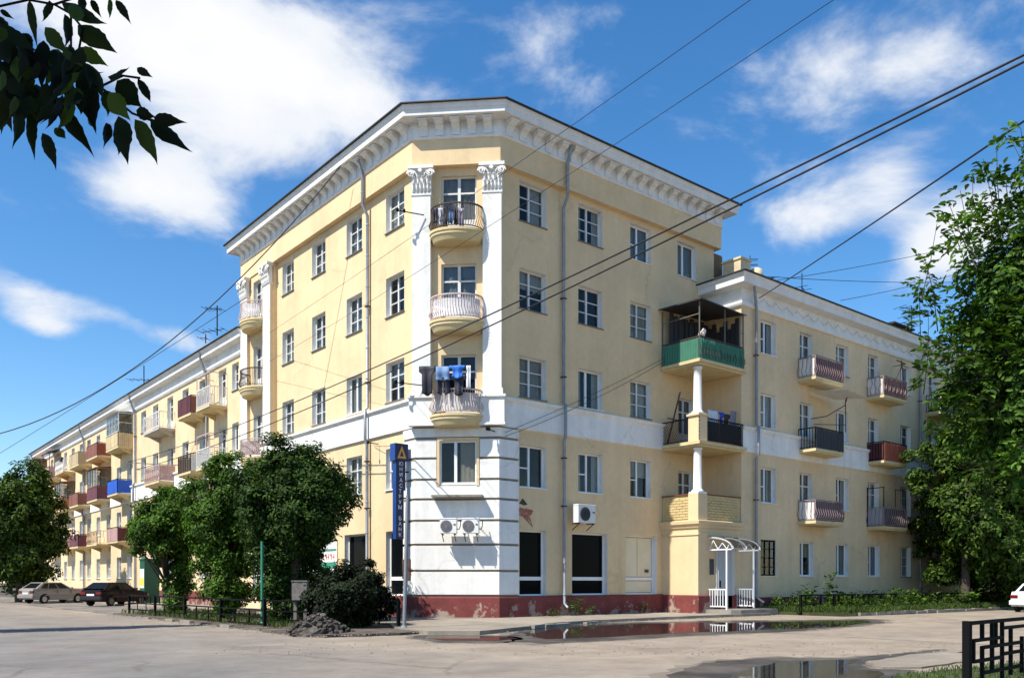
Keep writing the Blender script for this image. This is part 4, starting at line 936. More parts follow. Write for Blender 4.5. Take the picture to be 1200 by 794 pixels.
    for (sa, sb, z, st, ir, fp, sp, ex) in L:
        o, _ = balcony(B, fr, -sb, -sa, z, 1.0, st, ir, 1.0, fp, sp, SLABG if ex == 'crumbled' else SLABM)
        if ex == 'glazed': enclosure(o, -sb, -sa, z, 1.0, 1.0, z + 2.35, TRIM if fp is lam else wood, cols=4)
        if ex == 'tall':
            k = MB()
            for x in (-sb + .04, -sa - .04): k.beam((x, -.96, z), (x, -.96, z + 1.75), .04); k.beam((x, -.96, z + 1.75), (x, 0, z + 1.75), .035)
            k.beam((-sb + .04, -.96, z + 1.75), (-sa - .04, -.96, z + 1.75), .04); link('drying_frame', k.mesh('drying_frame', PINKIRON), o)
        if ex == 'awning':
            k = MB(); k.face([(-sb - .1, 0, z + 2.7), (-sa + .1, 0, z + 2.7), (-sa + .1, -1.1, z + 2.35), (-sb - .1, -1.1, z + 2.35)]); k.face([(-sb - .1, -1.1, z + 2.35), (-sa + .1, -1.1, z + 2.35), (-sa + .1, -1.1, z + 2.2), (-sb - .1, -1.1, z + 2.2)]); link('awning', k.mesh('awning', BLK), o)
            k = MB()
            for x in (-sb + .04, -sa - .04): k.beam((x, -.96, z + 1), (x, -.96, z + 2.36), .05)
            link('awning_post', k.mesh('awning_post', PURP), o)
        if ex == 'box':
            k = MB(); k.box(-sa - .8, -sa - .2, -1.12, -.9, z + .85, z + 1.2); link('storage_box', k.mesh('storage_box', pm('navy_box', (.02, .025, .06))), o)
left_wing()

# ------------------------------------------------------------------ things hung on the walls
def ac_unit(fr, x, y, z, label, darkfan, w=.62, h=.56, d=.28, group=None, legs=True):
    t = thing('ac_unit', label, 'air conditioner', fr.P(x + w / 2, y, z), group)
    def on(name, mb, m): 
        me = mb.mesh(name, m); o = link(name, me, t, fr.P(x, y, z), fr.a); return o
    m = MB(); m.box(0, w, -d, 0, 0, h); m.box(-.012, w + .012, -d - .012, .0, h - .04, h + .01); c = on('casing', m, ACW)
    bv = c.modifiers.new('b', 'BEVEL'); bv.width = .012; bv.segments = 2
    m = MB(); cx, cz, r = w * .39, h * .48, h * .36
    ring = [[(cx + r * k * math.cos(t_), yy, cz + r * k * math.sin(t_)) for t_ in [2 * math.pi * q / 20 for q in range(20)]] for k, yy in ((1.06, -d - .014), (1.06, -d - .022), (.94, -d - .022), (.94, -d - .016), (.05, -d - .016))]
    m.grid(ring, 0, False, True); on('fan', m, FAN if darkfan else pm('grey_fan', (.13, .125, .14)))
    m = MB()
    for k in (.25, .45, .65, .85): m.tube([(cx + r * k * math.cos(q), -d - .026, cz + r * k * math.sin(q)) for q in [2 * math.pi * i / 16 for i in range(17)]], .006, 4)
    for i in range(6): a = math.pi * i / 6; m.beam((cx - r * math.cos(a), -d - .03, cz - r * math.sin(a)), (cx + r * math.cos(a), -d - .03, cz + r * math.sin(a)), .006)
    on('grille', m, FAN if darkfan else pm('grey_grille', (.30, .29, .31)))
    m = MB()
    for xx in (.08, w - .08): m.beam((xx, 0.12, -.03), (xx, -d - .02, -.03), .035); m.beam((xx, .12, -.28), (xx, -d + .04, -.04), .025)
    m.tube([(w, -.12, h * .3), (w + .07, -.1, h * .28), (w + .1, .0, h * .5), (w + .1, .1, h * .9)], .018, 6); on('bracket', m, IRON)
    m = MB(); m.box(w * .82, w * .95, -d - .016, -d - .011, h * .55, h * .62); on('badge', m, FAN)
ac_unit(FC, 1.02, -.42, 3.22, 'white air conditioner with grey fan on the white corner, nearer the blue sign', False)
ac_unit(FC, 1.84, -.42, 3.22, 'white air conditioner with grey fan on the white corner, nearer the shaded front', False)
ac_unit(FR, 5.72, -.30, 3.78, 'white air conditioner with black fan hung on the shaded front beside the rain pipe', True, .95, .72, .32)

def patch(name, label, cat, fr, pts, y, m):
    mb = MB(); mb.face([(x, y, z) for x, z in pts]); mb.face([(x, y + .004, z) for x, z in pts][::-1])
    return tag(onF(fr, name, mb, m, None), label, cat)
gr = random.Random(5); gp = [(3.2 + .22 + .55 * math.cos(a) * gr.uniform(.6, 1), 4.12 + .17 * math.sin(a) * gr.uniform(.7, 1.1)) for a in [2 * math.pi * i / 22 for i in range(22)]] 
gp = [(max(x, 3.15), z) for x, z in gp]; gp[17] = (3.85, 3.55); gp[18] = (3.88, 3.55)
patch('paint_splash', 'faded red paint splash with a drip on the shaded front next to the white corner', 'paint splash', FR, gp, -.006, mat('red_paint_splash', (.34, .10, .07), .8, .2, 4, col2=(.5, .38, .2), mix=(.5, .62, 5)))
patch('paint_splash', 'small dark green paint blot above the red splash on the shaded front', 'paint splash', FR, [(3.2, 4.42), (3.36, 4.62), (3.42, 4.60), (3.62, 4.40), (3.45, 4.36)], -.006, mat('dark_paint_blot', (.05, .06, .04), .8, .2))

# blue hanging sign with the bank's name
def bank_sign():
    t = thing('blade_sign', 'tall blue sign hung off the corner, white upright letters under an orange triangle', 'sign', (-.5, 2.6, 4))
    navy = mat('navy_sign_face', (.008, .012, .055), .35, .05); blue = mat('blue_sign_side', (.012, .05, .22), .4, .08)
    m = MB(); m.box(-.72, -.30, 2.48, 2.72, 5.05, 6.05, 0); link('body', m.mesh('body', blue), t)
    m = MB(); m.box(-.72, -.30, 2.48, 2.72, 4.88, 5.06); m.box(-.72, -.38, 2.48, 2.72, 3.05, 4.88); 
    body2 = link('lower_body', m.mesh('lower_body', blue), t)
    m = MB(); m.box(-.80, -.22, 2.42, 2.78, 5.98, 6.62); link('top_box', m.mesh('top_box', blue), t)
    m = MB(); m.box(-.71, -.31, 2.470, 2.479, 4.9, 5.98); m.box(-.71, -.39, 2.470, 2.479, 3.06, 4.9); f = link('face', m.mesh('face', navy), t)
    m = MB(); m.box(-.78, -.24, 2.41, 2.419, 6.0, 6.60); f2 = link('top_face', m.mesh('top_face', navy), t)
    org = mat('orange_sign_print', (.62, .30, .05), .5, .05); wht = mat('white_sign_print', (.75, .76, .80), .5, .03)
    m = MB(); cx, y = -.51, 2.405
    o_, i_ = [(cx - .2, 6.06), (cx + .2, 6.06), (cx, 6.54)], [(cx - .085, 6.14), (cx + .085, 6.14), (cx, 6.36)]
    for k in range(3): a, b = o_[k], o_[(k + 1) % 3]; c, d = i_[(k + 1) % 3], i_[k]; m.face([(a[0], y, a[1]), (b[0], y, b[1]), (c[0], y, c[1]), (d[0], y, d[1])])
    link('triangle_emblem', m.mesh('triangle_emblem', org), t)
    txt = 'ЮНИАСТРУМ БАНК'; z = 5.86
    for ch in txt:
        if ch != ' ':
            cu = bpy.data.curves.new('letter', 'FONT'); cu.body = ch; cu.size = .20; cu.align_x = 'CENTER'; cu.align_y = 'CENTER'; cu.extrude = .002; cu.resolution_u = 3
            tmp = bpy.data.objects.new('tmp', cu); COL.objects.link(tmp); dg = bpy.context.evaluated_depsgraph_get()
            me = bpy.data.meshes.new_from_object(tmp.evaluated_get(dg)); bpy.data.objects.remove(tmp); bpy.data.curves.remove(cu)
            me.materials.clear(); me.materials.append(wht)
            o = link('letter', me, t, (-.51 if z > 4.9 else -.55, 2.466, z)); o.rotation_euler = (R(90), 0, 0)
        z -= .205
    m = MB()
    for zz in (5.6, 4.6, 3.7): m.beam((-.35, 2.6, zz), (-.0, 2.6, zz), .05)
    link('wall_bracket', m.mesh('wall_bracket', IRON), t)
bank_sign()
def shop_sign():
    t = thing('shop_sign', 'white and green shop panel with red marks on the sunlit wall', 'sign', (-.03, 9.2, 2.2))
    m = MB(); m.box(-.06, -.01, 8.4, 10.6, 1.5, 3.2); link('board', m.mesh('board', WHT), t)
    gm = pm('green_print', (.05, .26, .17)); rm = pm('red_print', (.5, .09, .07))
    for za, zb in ((2.02, 2.3), (2.78, 2.88)):
        m = MB(); m.box(-.068, -.061, 8.45, 10.55, za, zb); link('green_stripe', m.mesh('green_stripe', gm), t)
    m = MB()
    for k in range(8):
        y = 8.6 + k * .24; m.box(-.068, -.061, y, y + .06, 2.42, 2.68); m.box(-.068, -.061, y + .06, y + .16, 2.5 + .08 * (k % 2), 2.56 + .08 * (k % 2))
    link('red_marks', m.mesh('red_marks', rm), t)
    m = MB()
    for k in range(6): y = 8.6 + k * .3; m.box(-.068, -.061, y, y + .07, 1.6, 1.95); m.box(-.068, -.061, y + .07, y + .18, 1.88, 1.95)
    link('grey_marks', m.mesh('grey_marks', GREY), t)
shop_sign()

# laundry
def garment(label, kind, origin, col, w=.5, h=.6, ax=(1, 0), seed=0, cat='laundry', fr=FC, group='washing hung out on the corner balconies'):
    r = random.Random(seed); m = MB(); nx, nz = 10, 10; rows = []
    for j in range(nz + 1):
        v = j / nz; row = []
        for i in range(nx + 1):
            u = i / nx - .5; ww = w
            if kind == 'shirt': ww = w * (1.0 if v < .28 else .62)
            if kind == 'trousers': ww = w * (1 - .1 * v)
            x = u * ww; y = .03 * math.sin(u * 9 + seed) * (.4 + v) + .02 * math.sin(v * 7 + seed); z = -v * h - (.04 * math.cos(u * 6.28) * v if kind != 'towel' else 0)
            if kind == 'trousers' and v > .4: x += (.05 * (v - .4) if u > 0 else -.05 * (v - .4))
            row.append((x * ax[0], y + x * ax[1], z))
        rows.append(row)
    n = len(m.v)
    for rw in rows: m.v += rw
    W_ = nx + 1
    for j in range(nz):
        for i in range(nx):
            if kind == 'trousers' and j > 3 and i in (4, 5): continue
            m.f.append((n + j * W_ + i, n + j * W_ + i + 1, n + (j + 1) * W_ + i + 1, n + (j + 1) * W_ + i)); m.m.append(0); m.s.append(True)
    me = m.mesh('laundry', pm('cloth_%d' % int(col[0] * 1000 + col[1] * 100 + col[2] * 10), col))
    o = link('hanging_' + {'shirt': 'shirt', 'trousers': 'trousers', 'towel': 'towel'}[kind], me, None, fr.P(*origin), fr.a); tag(o, label, cat, group)
    sd = o.modifiers.new('thick', 'SOLIDIFY'); sd.thickness = .012
c0 = CW / 2
garment('black jacket hung beyond the left end of the third floor corner balcony', 'shirt', (.60, -.92, 9.32), (.012, .013, .022), .62, 1.05, seed=1)
garment('pale blue denim hung in the middle of the third floor corner balcony', 'towel', (1.18, -.95, 9.28), (.14, .24, .42), .5, .5, seed=2)
garment('black trousers hung below the pale blue denim on the corner balcony', 'trousers', (1.20, -.90, 9.02), (.012, .012, .016), .46, .75, seed=3)
garment('bright blue shirt hung at the right of the third floor corner balcony', 'shirt', (1.72, -.95, 9.30), (.03, .16, .60), .58, .45, seed=4)
garment('dark blue jumper hung under the bright blue shirt', 'shirt', (1.76, -.90, 8.98), (.014, .016, .03), .52, .75, seed=5)
garment('narrow white towel at the right end of the washing line on the corner balcony', 'towel', (2.12, -.9, 9.30), (.66, .66, .68), .16, .85, seed=6)
for i, (col, lab) in enumerate((((.02, .022, .04), 'first dark sock cloth from the left inside the top corner balcony'), ((.5, .5, .55), 'small white cloth inside the top corner balcony beside the dark ones'), ((.02, .02, .03), 'long black cloth inside the top corner balcony, left of the blue one'), ((.05, .16, .34), 'blue cloth inside the top corner balcony between black ones'), ((.018, .018, .03), 'wide black cloth inside the top corner balcony under the door mullion'), ((.30, .27, .36), 'lilac cloth inside the top corner balcony, right of the black ones'))):
    garment(lab, 'towel', (.86 + i * .19, -.66 - .05 * math.sin(i), 15.18 - .03 * (i % 2)), col, .17, .55 + .08 * (i % 3), seed=10 + i)
garment('white sheet drying on the second corner balcony behind the white column', 'towel', (12.75, -1.7, 8.9), (.60, .62, .66), .75, .75, seed=21, fr=FR, group='washing on the shaded corner balcony')
garment('bright blue shirt drying beside the white sheet on the shaded corner balcony', 'shirt', (13.35, -1.7, 8.88), (.02, .06, .40), .42, .5, seed=22, fr=FR, group='washing on the shaded corner balcony')
garment('dark jacket drying right of the blue shirt on the shaded corner balcony', 'shirt', (13.75, -1.68, 8.85), (.02, .02, .024), .55, .65, seed=23, fr=FR, group='washing on the shaded corner balcony')
garment('grey blanket drying at the right end of the shaded corner balcony', 'towel', (14.15, -1.75, 9.02), (.20, .21, .25), .4, .95, seed=24, fr=FR, group='washing on the shaded corner balcony')
m = MB(); m.lathe([(.03, 0), (.13, .05), (.16, .14), (.10, .24), (.02, .27)], 0, 0, 9); m.lathe([(.02, .16), (.09, .2), (.1, .3), (.05, .38), (.01, .4)], .1, -.03, 8)
tag(link('cloth_bundle', m.mesh('cloth_bundle', pm('pinkish_cloth', (.62, .50, .45))), None, (11.62, -2.0, 11.80)), 'pinkish white bundle resting on the rail corner of the green balcony', 'cloth bundle')
garment('pink towel over the dark red balcony far up the sunlit wing', 'towel', (-33.6, -1.08, 5.9), (.62, .42, .48), .5, .9, seed=30, fr=FLW, group='washing on the long wing')

# rooftop aerials
def aerial(label, x, y, z, h, bars, yaw, r=.022):
    t = thing('roof_aerial', label, 'aerial', (x, y, z), 'television aerials on the roofs')
    m = MB(); m.tube([(0, 0, 0), (0, 0, h)], r, 6); link('mast', m.mesh('mast', IRON), t, (0, 0, 0), yaw, world=False)
    for (zz, L_, n, tilt) in bars:
        m = MB(); m.beam((-L_ * .3, 0, zz), (L_ * .7, 0, zz + tilt), .03)
        for k in range(n):
            x_ = -L_ * .3 + L_ * k / max(1, n - 1); m.beam((x_, -.35 - .03 * k, zz + tilt * k / n), (x_, .35 + .03 * k, zz + tilt * k / n), .02)
        link('antenna', m.mesh('antenna', IRON), t, (0, 0, 0), yaw, world=False)
p = at(254.5, 393, 50.5); aerial('tall roof aerial with two antennas, beside the five storey block above the sunlit wing', p.x, p.y, p.z, 1.75, [(1.5, 1.1, 5, .15), (.35, 1.5, 5, -.1)], 2.2, .035)
p = at(168.7, 451, 62); aerial('low roof aerial halfway along the sunlit wing', p.x, p.y, p.z, 1.4, [(.35, 1.6, 4, .1)], 2.3, .035)
p = at(241, 402, 52); aerial('stubby roof aerial just left of the tall aerial', p.x, p.y, p.z, .5, [(.25, .5, 2, .1)], 2.3, .03)
p = at(939.8, 342, 43.5); aerial('slim bare roof aerial on the shaded wing near its chimney', p.x, p.y, p.z, .95, [(.22, .6, 2, 0)], .3)
p = at(879, 318, 40.5); aerial('thin aerial standing on the roof corner behind the chimney', p.x, p.y, p.z, .75, [(.55, .25, 2, .05), (.3, .2, 2, .05)], .8, .015)
p = at(1068, 392, 48.5); aerial('tall roof aerial with three antennas above the far end of the shaded wing', p.x, p.y, p.z, 1.6, [(1.5, 1.3, 4, -.1), (1.0, .9, 3, -.1), (.5, 1.0, 4, .1)], 2.9, .025)

# ------------------------------------------------------------------ cables and posts
CABM = mat('black_cable', (.012, .012, .013), .6, 0)
def cable(label, P, Q, sag, r, group='overhead cables', n=28):
    P, Q = Vector(P), Vector(Q); pts = []
    for i in range(n + 1):
        t = i / n; v = P.lerp(Q, t); v.z -= 4 * sag * t * (1 - t); pts.append(v)
    m = MB(); m.tube(pts, r, 6); tag(link('overhead_cable', m.mesh('overhead_cable', CABM)), label, 'cable', group)
pr_ = at(1300, 15, 12)
cable('upper of the two thick cables crossing the whole house front', pr_ + Vector((0, 0, .0)), at(150, 541, 62.3), .70, .019)
cable('lower of the two thick cables crossing the whole house front', at(1300, 22, 12), at(154, 551, 62.0), .80, .019)
cable('thick single cable running down to the rain pipe on the shaded wing corner', at(1300, 74, 12), (15.3, -2.3, 14.15), .04, .019)
def extend(p1, p2, d): k = (d - p1[1]) / (p2[1] - p1[1]); return p1[0].lerp(p2[0], k)
q1 = at(300, 400, 43.4); e1 = extend((q1, 43.4), (at(855, 0, 14), 14), -5); cable('thin cable over the corner, left of the pair rising out of the picture', e1, q1, .25, .006)
q2 = at(300, 432, 43.4); e2 = extend((q2, 43.4), (at(925, 0, 14), 14), -5); cable('thin cable over the corner, right of the pair rising out of the picture', e2, q2, .5, .006)
cable('sagging dark cable from the eaves of the corner block down along the sunlit wing', (-.82, 6.6, 18.5), at(-120, 520, 40), 3.2, .022)
cable('thin straight cable in the sky above the roof of the sunlit wing', at(283, 352, 45.2), at(-60, 567, 60), .1, .014)
cable('upper thin wire from the shaded corner balcony across to the white corner', (11.5, -.25, 11.35), (2.35, -.2, 7.0), .12, .010); cable('lower thin wire from the shaded corner balcony across to the white corner', (11.5, -.2, 11.2), (2.35, -.2, 6.85), .2, .010)
for i, (a, b, lab) in enumerate((((900, 324), (1140, 330), 'flat thin wire above the roof of the shaded wing'), ((900, 330), (1150, 282), 'upper rising thin wire above the roof of the shaded wing'), ((985, 352), (1150, 312), 'lower rising thin wire above the roof of the shaded wing'))):
    cable(lab, at(*a, 44), at(*b, 58), .15, .016)
cable('short wire from the top of the blue sign to the sunlit wall', (-.5, 2.6, 6.62), (-.05, 5.3, 6.95), .06, .010)
def steel_pole(name, label, cat, x, y, h, r, m, lean=(0, 0)):
    mb = MB(); mb.tube([(0, 0, 0), (lean[0] * .5, lean[1] * .5, h * .5), (lean[0], lean[1], h)], r, 10); mb.lathe([(r * 1.6, 0), (r * 1.6, .12), (r, .14)], 0, 0, 10)
    return tag(link(name, mb.mesh(name, m), None, (x, y, .03)), label, cat)
p = gnd(473.5, 739); steel_pole('steel_pole', 'bare grey steel pole standing on the corner in front of the blue sign', 'pole', p.x, p.y, 3.95, .055, mat('dull_grey_pole', (.20, .21, .22), .6, .15), (.12, 0))
p = gnd(307, 734.5); steel_pole('green_post', 'slender green post rising in front of the dark tree', 'post', p.x, p.y, 2.7, .042, mat('green_post_paint', (.03, .20, .115), .5, .12))
# poles that carry the cables, beside and behind the photographer
def utility_pole(label, x, y, h):
    t = thing('utility_pole', label, 'utility pole', (x, y, 0), 'concrete utility poles')
    m = MB(); m.tube([(0, 0, 0), (0, 0, h)], [.17, .11], 12); link('shaft', m.mesh('shaft', CONC), t, world=False)
    m = MB(); m.beam((-.8, 0, h - .4), (.8, 0, h - .4), .09); link('crossarm', m.mesh('crossarm', IRON), t, world=False)
utility_pole('concrete utility pole beside the crossing that carries the thick cables', pr_.x + .15, pr_.y, 9.5)
utility_pole('concrete utility pole behind the viewer that carries the thin cables', e1.x + .3, e1.y, 9.4)

# green advertising pillar, grey box, earth heap
def pillar():
    t = thing('advertising_pillar', 'green upright pillar with a white and yellow poster near the sunlit wing', 'pillar', (-.95, 31.6, 0))
    gm = mat('dark_green_paint', (.012, .085, .05), .5, .1)
    m = MB(); m.box(-.45, .45, -.5, .5, .1, 2.8); m.box(-.5, .5, -.55, .55, 2.8, 2.9); m.box(-.5, .5, -.55, .55, 0, .12); link('body', m.mesh('body', gm), t, world=False)
    m = MB(); m.box(-.462, -.452, -.42, .42, 1.05, 2.25, 0); link('poster', m.mesh('poster', WHT), t, world=False)
    m = MB(); m.box(-.468, -.463, -.36, .36, 1.2, 1.68, 0); link('yellow_print', m.mesh('yellow_print', pm('yellow_print', (.75, .55, .03))), t, world=False)
pillar()
def grey_box():
    p = gnd(352, 731, .07); t = thing('metal_box', 'weathered grey box on two legs in the dark gap between tree and bush', 'utility box', (p.x, p.y, .07))
    gm = mat('weathered_grey_box', (.17, .155, .14), .8, .3, 6, col2=(.10, .06, .05), mix=(.55, .65, 7))
    m = MB(); m.box(-.24, .24, -.15, .15, .78, 1.4); m.box(-.26, .26, -.17, .17, 1.38, 1.42); c = link('box', m.mesh('box', gm), t, (0, 0, 0), R(-40), world=False)
    for x in (-.16, .16):
        m = MB(); m.box(x - .05, x + .05, -.05, .05, 0, .78); link('leg', m.mesh('leg', gm), t, (0, 0, 0), R(-40), world=False)
grey_box()
def heap():
    p = gnd(373, 744); m = MB(); r = random.Random(4); n = 30
    t = thing('earth_heap', 'grey heap of dug earth and rubble at the road edge below the dark bush', 'earth heap', (p.x, p.y, 0))
    rows = []
    for j in range(14):
        k = 1 - j / 13; rows.append([((.86 * k ** .8 + r.uniform(-.08, .08)) * math.cos(2 * math.pi * i / n), (.72 * k ** .8 + r.uniform(-.08, .08)) * math.sin(2 * math.pi * i / n), -.03 + .62 * (1 - k) ** 1.0 + r.uniform(-.05, .06) * (1 if 0 < j else 0)) for i in range(n)])
    m.grid(rows, 0, False, True); HM = mat('dug_earth', (.060, .050, .041), .97, .35, 4, .9, 25, col2=(.14, .12, .10), mix=(.5, .62, 5)); link('earth', m.mesh('earth', HM), t, world=False)
    for i in range(70):
        a, q = r.uniform(0, 6.28), r.uniform(.1, .95) ; s = r.uniform(.03, .10) ; m = MB()
        zz = max(0, .60 * (1 - q)) 
        pts = [Vector((r.gauss(0, 1), r.gauss(0, 1), r.gauss(0, 1))).normalized() for _ in range(6)]
        o1 = [(s * math.cos(k * 1.047) * r.uniform(.7, 1.2), s * math.sin(k * 1.047) * r.uniform(.7, 1.2)) for k in range(6)]
        m.prism(o1, -s * .4, s * .5); o = link('clod', m.mesh('clod', HM), t, (q * math.cos(a), .85 * q * math.sin(a), zz + .03), 0, world=False); o.rotation_euler = (r.uniform(-.7, .7), r.uniform(-.7, .7), r.uniform(0, 6))
heap()

# ------------------------------------------------------------------ fences
def fence(name, label, posts, h, style, m=IRON, t=.05, pt=.07):
    T = thing(name, label, 'fence', (posts[0][0], posts[0][1], 0))
    for (x, y) in posts:
        k = MB(); k.box(-pt / 2, pt / 2, -pt / 2, pt / 2, 0, h + .03); link('post', k.mesh('post', m), T, (x - posts[0][0], y - posts[0][1], 0), 0, world=False)
    def piece(nm, a, b, w=t, hh=None):
        k = MB(); o0 = Vector((posts[0][0], posts[0][1], 0)); k.beam(Vector(a) - o0, Vector(b) - o0, w, hh or w); link(nm, k.mesh(nm, m), T, world=False)
    for i, (p, q) in enumerate(zip(posts[:-1], posts[1:])):
        p, q = Vector((*p, 0)), Vector((*q, 0)); L_ = (q - p).length
        def P(u, z): v = p.lerp(q, u / L_); return (v.x, v.y, z)
        st = style[i % len(style)]
        piece('top_rail', P(.04, h), P(L_ - .04, h), t * 1.1)
        if st == 'ladder':
            piece('rail', P(0.04, h * .62), P(L_ - .04, h * .62)); piece('rail', P(.04, h * .30), P(L_ - .04, h * .30))
            n = max(3, int(L_ / .55))
            for k in range(1, n): piece('bar', P(L_ * k / n, h * (.62 if k % 2 else .3)), P(L_ * k / n, h if k % 2 else h * .62), t * .7)
            for k in range(1, n, 2): piece('bar', P(L_ * k / n, .02), P(L_ * k / n, h * .3), t * .7)
        elif st == 'rails':
            for z in (.66, .4, .14): piece('rail', P(.04, h * z), P(L_ - .04, h * z))
            for k in (1, 2): piece('bar', P(L_ * k / 3, 0), P(L_ * k / 3, h * .66), t * .8)
        elif st == 'box':
            a, b = L_ * .12, L_ * .88; piece('rail', P(a, h * .66), P(b, h * .66)); piece('rail', P(a, h * .34), P(b, h * .34))
            for u in (a, b, L_ * .3, L_ * .7): piece('bar', P(u, h * .32), P(u, h * .68), t * .8)
            piece('bar', P(L_ * .5, 0), P(L_ * .5, h * .34), t * .8); piece('bar', P(L_ * .5, h * .66), P(L_ * .5, h), t * .8)
        elif st == 'meander':
            for (ua, za, ub, zb) in ((.2, .72, 1.22, .72), (.2, .46, 1.22, .46), (.2, .44, .2, .74), (.5, .94, .5, .74), (.5, .62, 2.0, .62), (.5, .64, .5, .0), (.85, .94, .85, .30), (.98, .94, .98, .62), (1.22, .94, 1.22, 0), (.5, .3, 2.0, .3), (.5, .16, 1.22, .16), (1.22, .84, L_, .84), (1.55, .84, 1.55, .2), (2.0, .7, 2.0, .2), (1.22, .5, L_ - .2, .5)):
                piece('bar', P(ua, za / .94 * h), P(min(ub, L_), zb / .94 * h), t)
        elif st == 'tee':
            piece('rail', P(L_ * .15, h * .55), P(L_ * .6, h * .55)); piece('bar', P(L_ * .15, h * .55), P(L_ * .15, h), t * .8); piece('bar', P(L_ * .6, h * .2), P(L_ * .6, h), t * .8); piece('rail', P(L_ * .4, h * .25), P(L_ * .95, h * .25)); piece('bar', P(L_ * .4, 0), P(L_ * .4, h * .55), t * .8)
    return T
fence('iron_fence', 'low black iron fence along the verge, before the dark trees and bush', [(-6.9, 14.4), (-6.87, 10.9), (-6.85, 7.4), (-6.85, 3.8), (-6.82, .25), (-5.5, -1.4), (-3.95, -2.9)], .86, ['ladder', 'ladder', 'rails', 'rails', 'ladder', 'box'], t=.045, pt=.09)
fence('iron_fence', 'black iron fence of rectangular meanders, the large one at the picture edge', [(-6.83, -20.6), (-4.3, -20.45), (-1.8, -20.3)], .94, ['meander'], t=.042, pt=.085)
fence('iron_fence', 'low dark fence half buried in weeds on the lawn of the shaded wing', [(15.6, -4.2), (17.8, -4.5), (20, -4.7), (22.2, -4.9), (24.4, -5), (26.6, -5.1), (28.8, -5.2), (31, -5.3), (33.2, -5.4), (35.4, -5.5)], .86, ['tee'], t=.06, pt=.10)

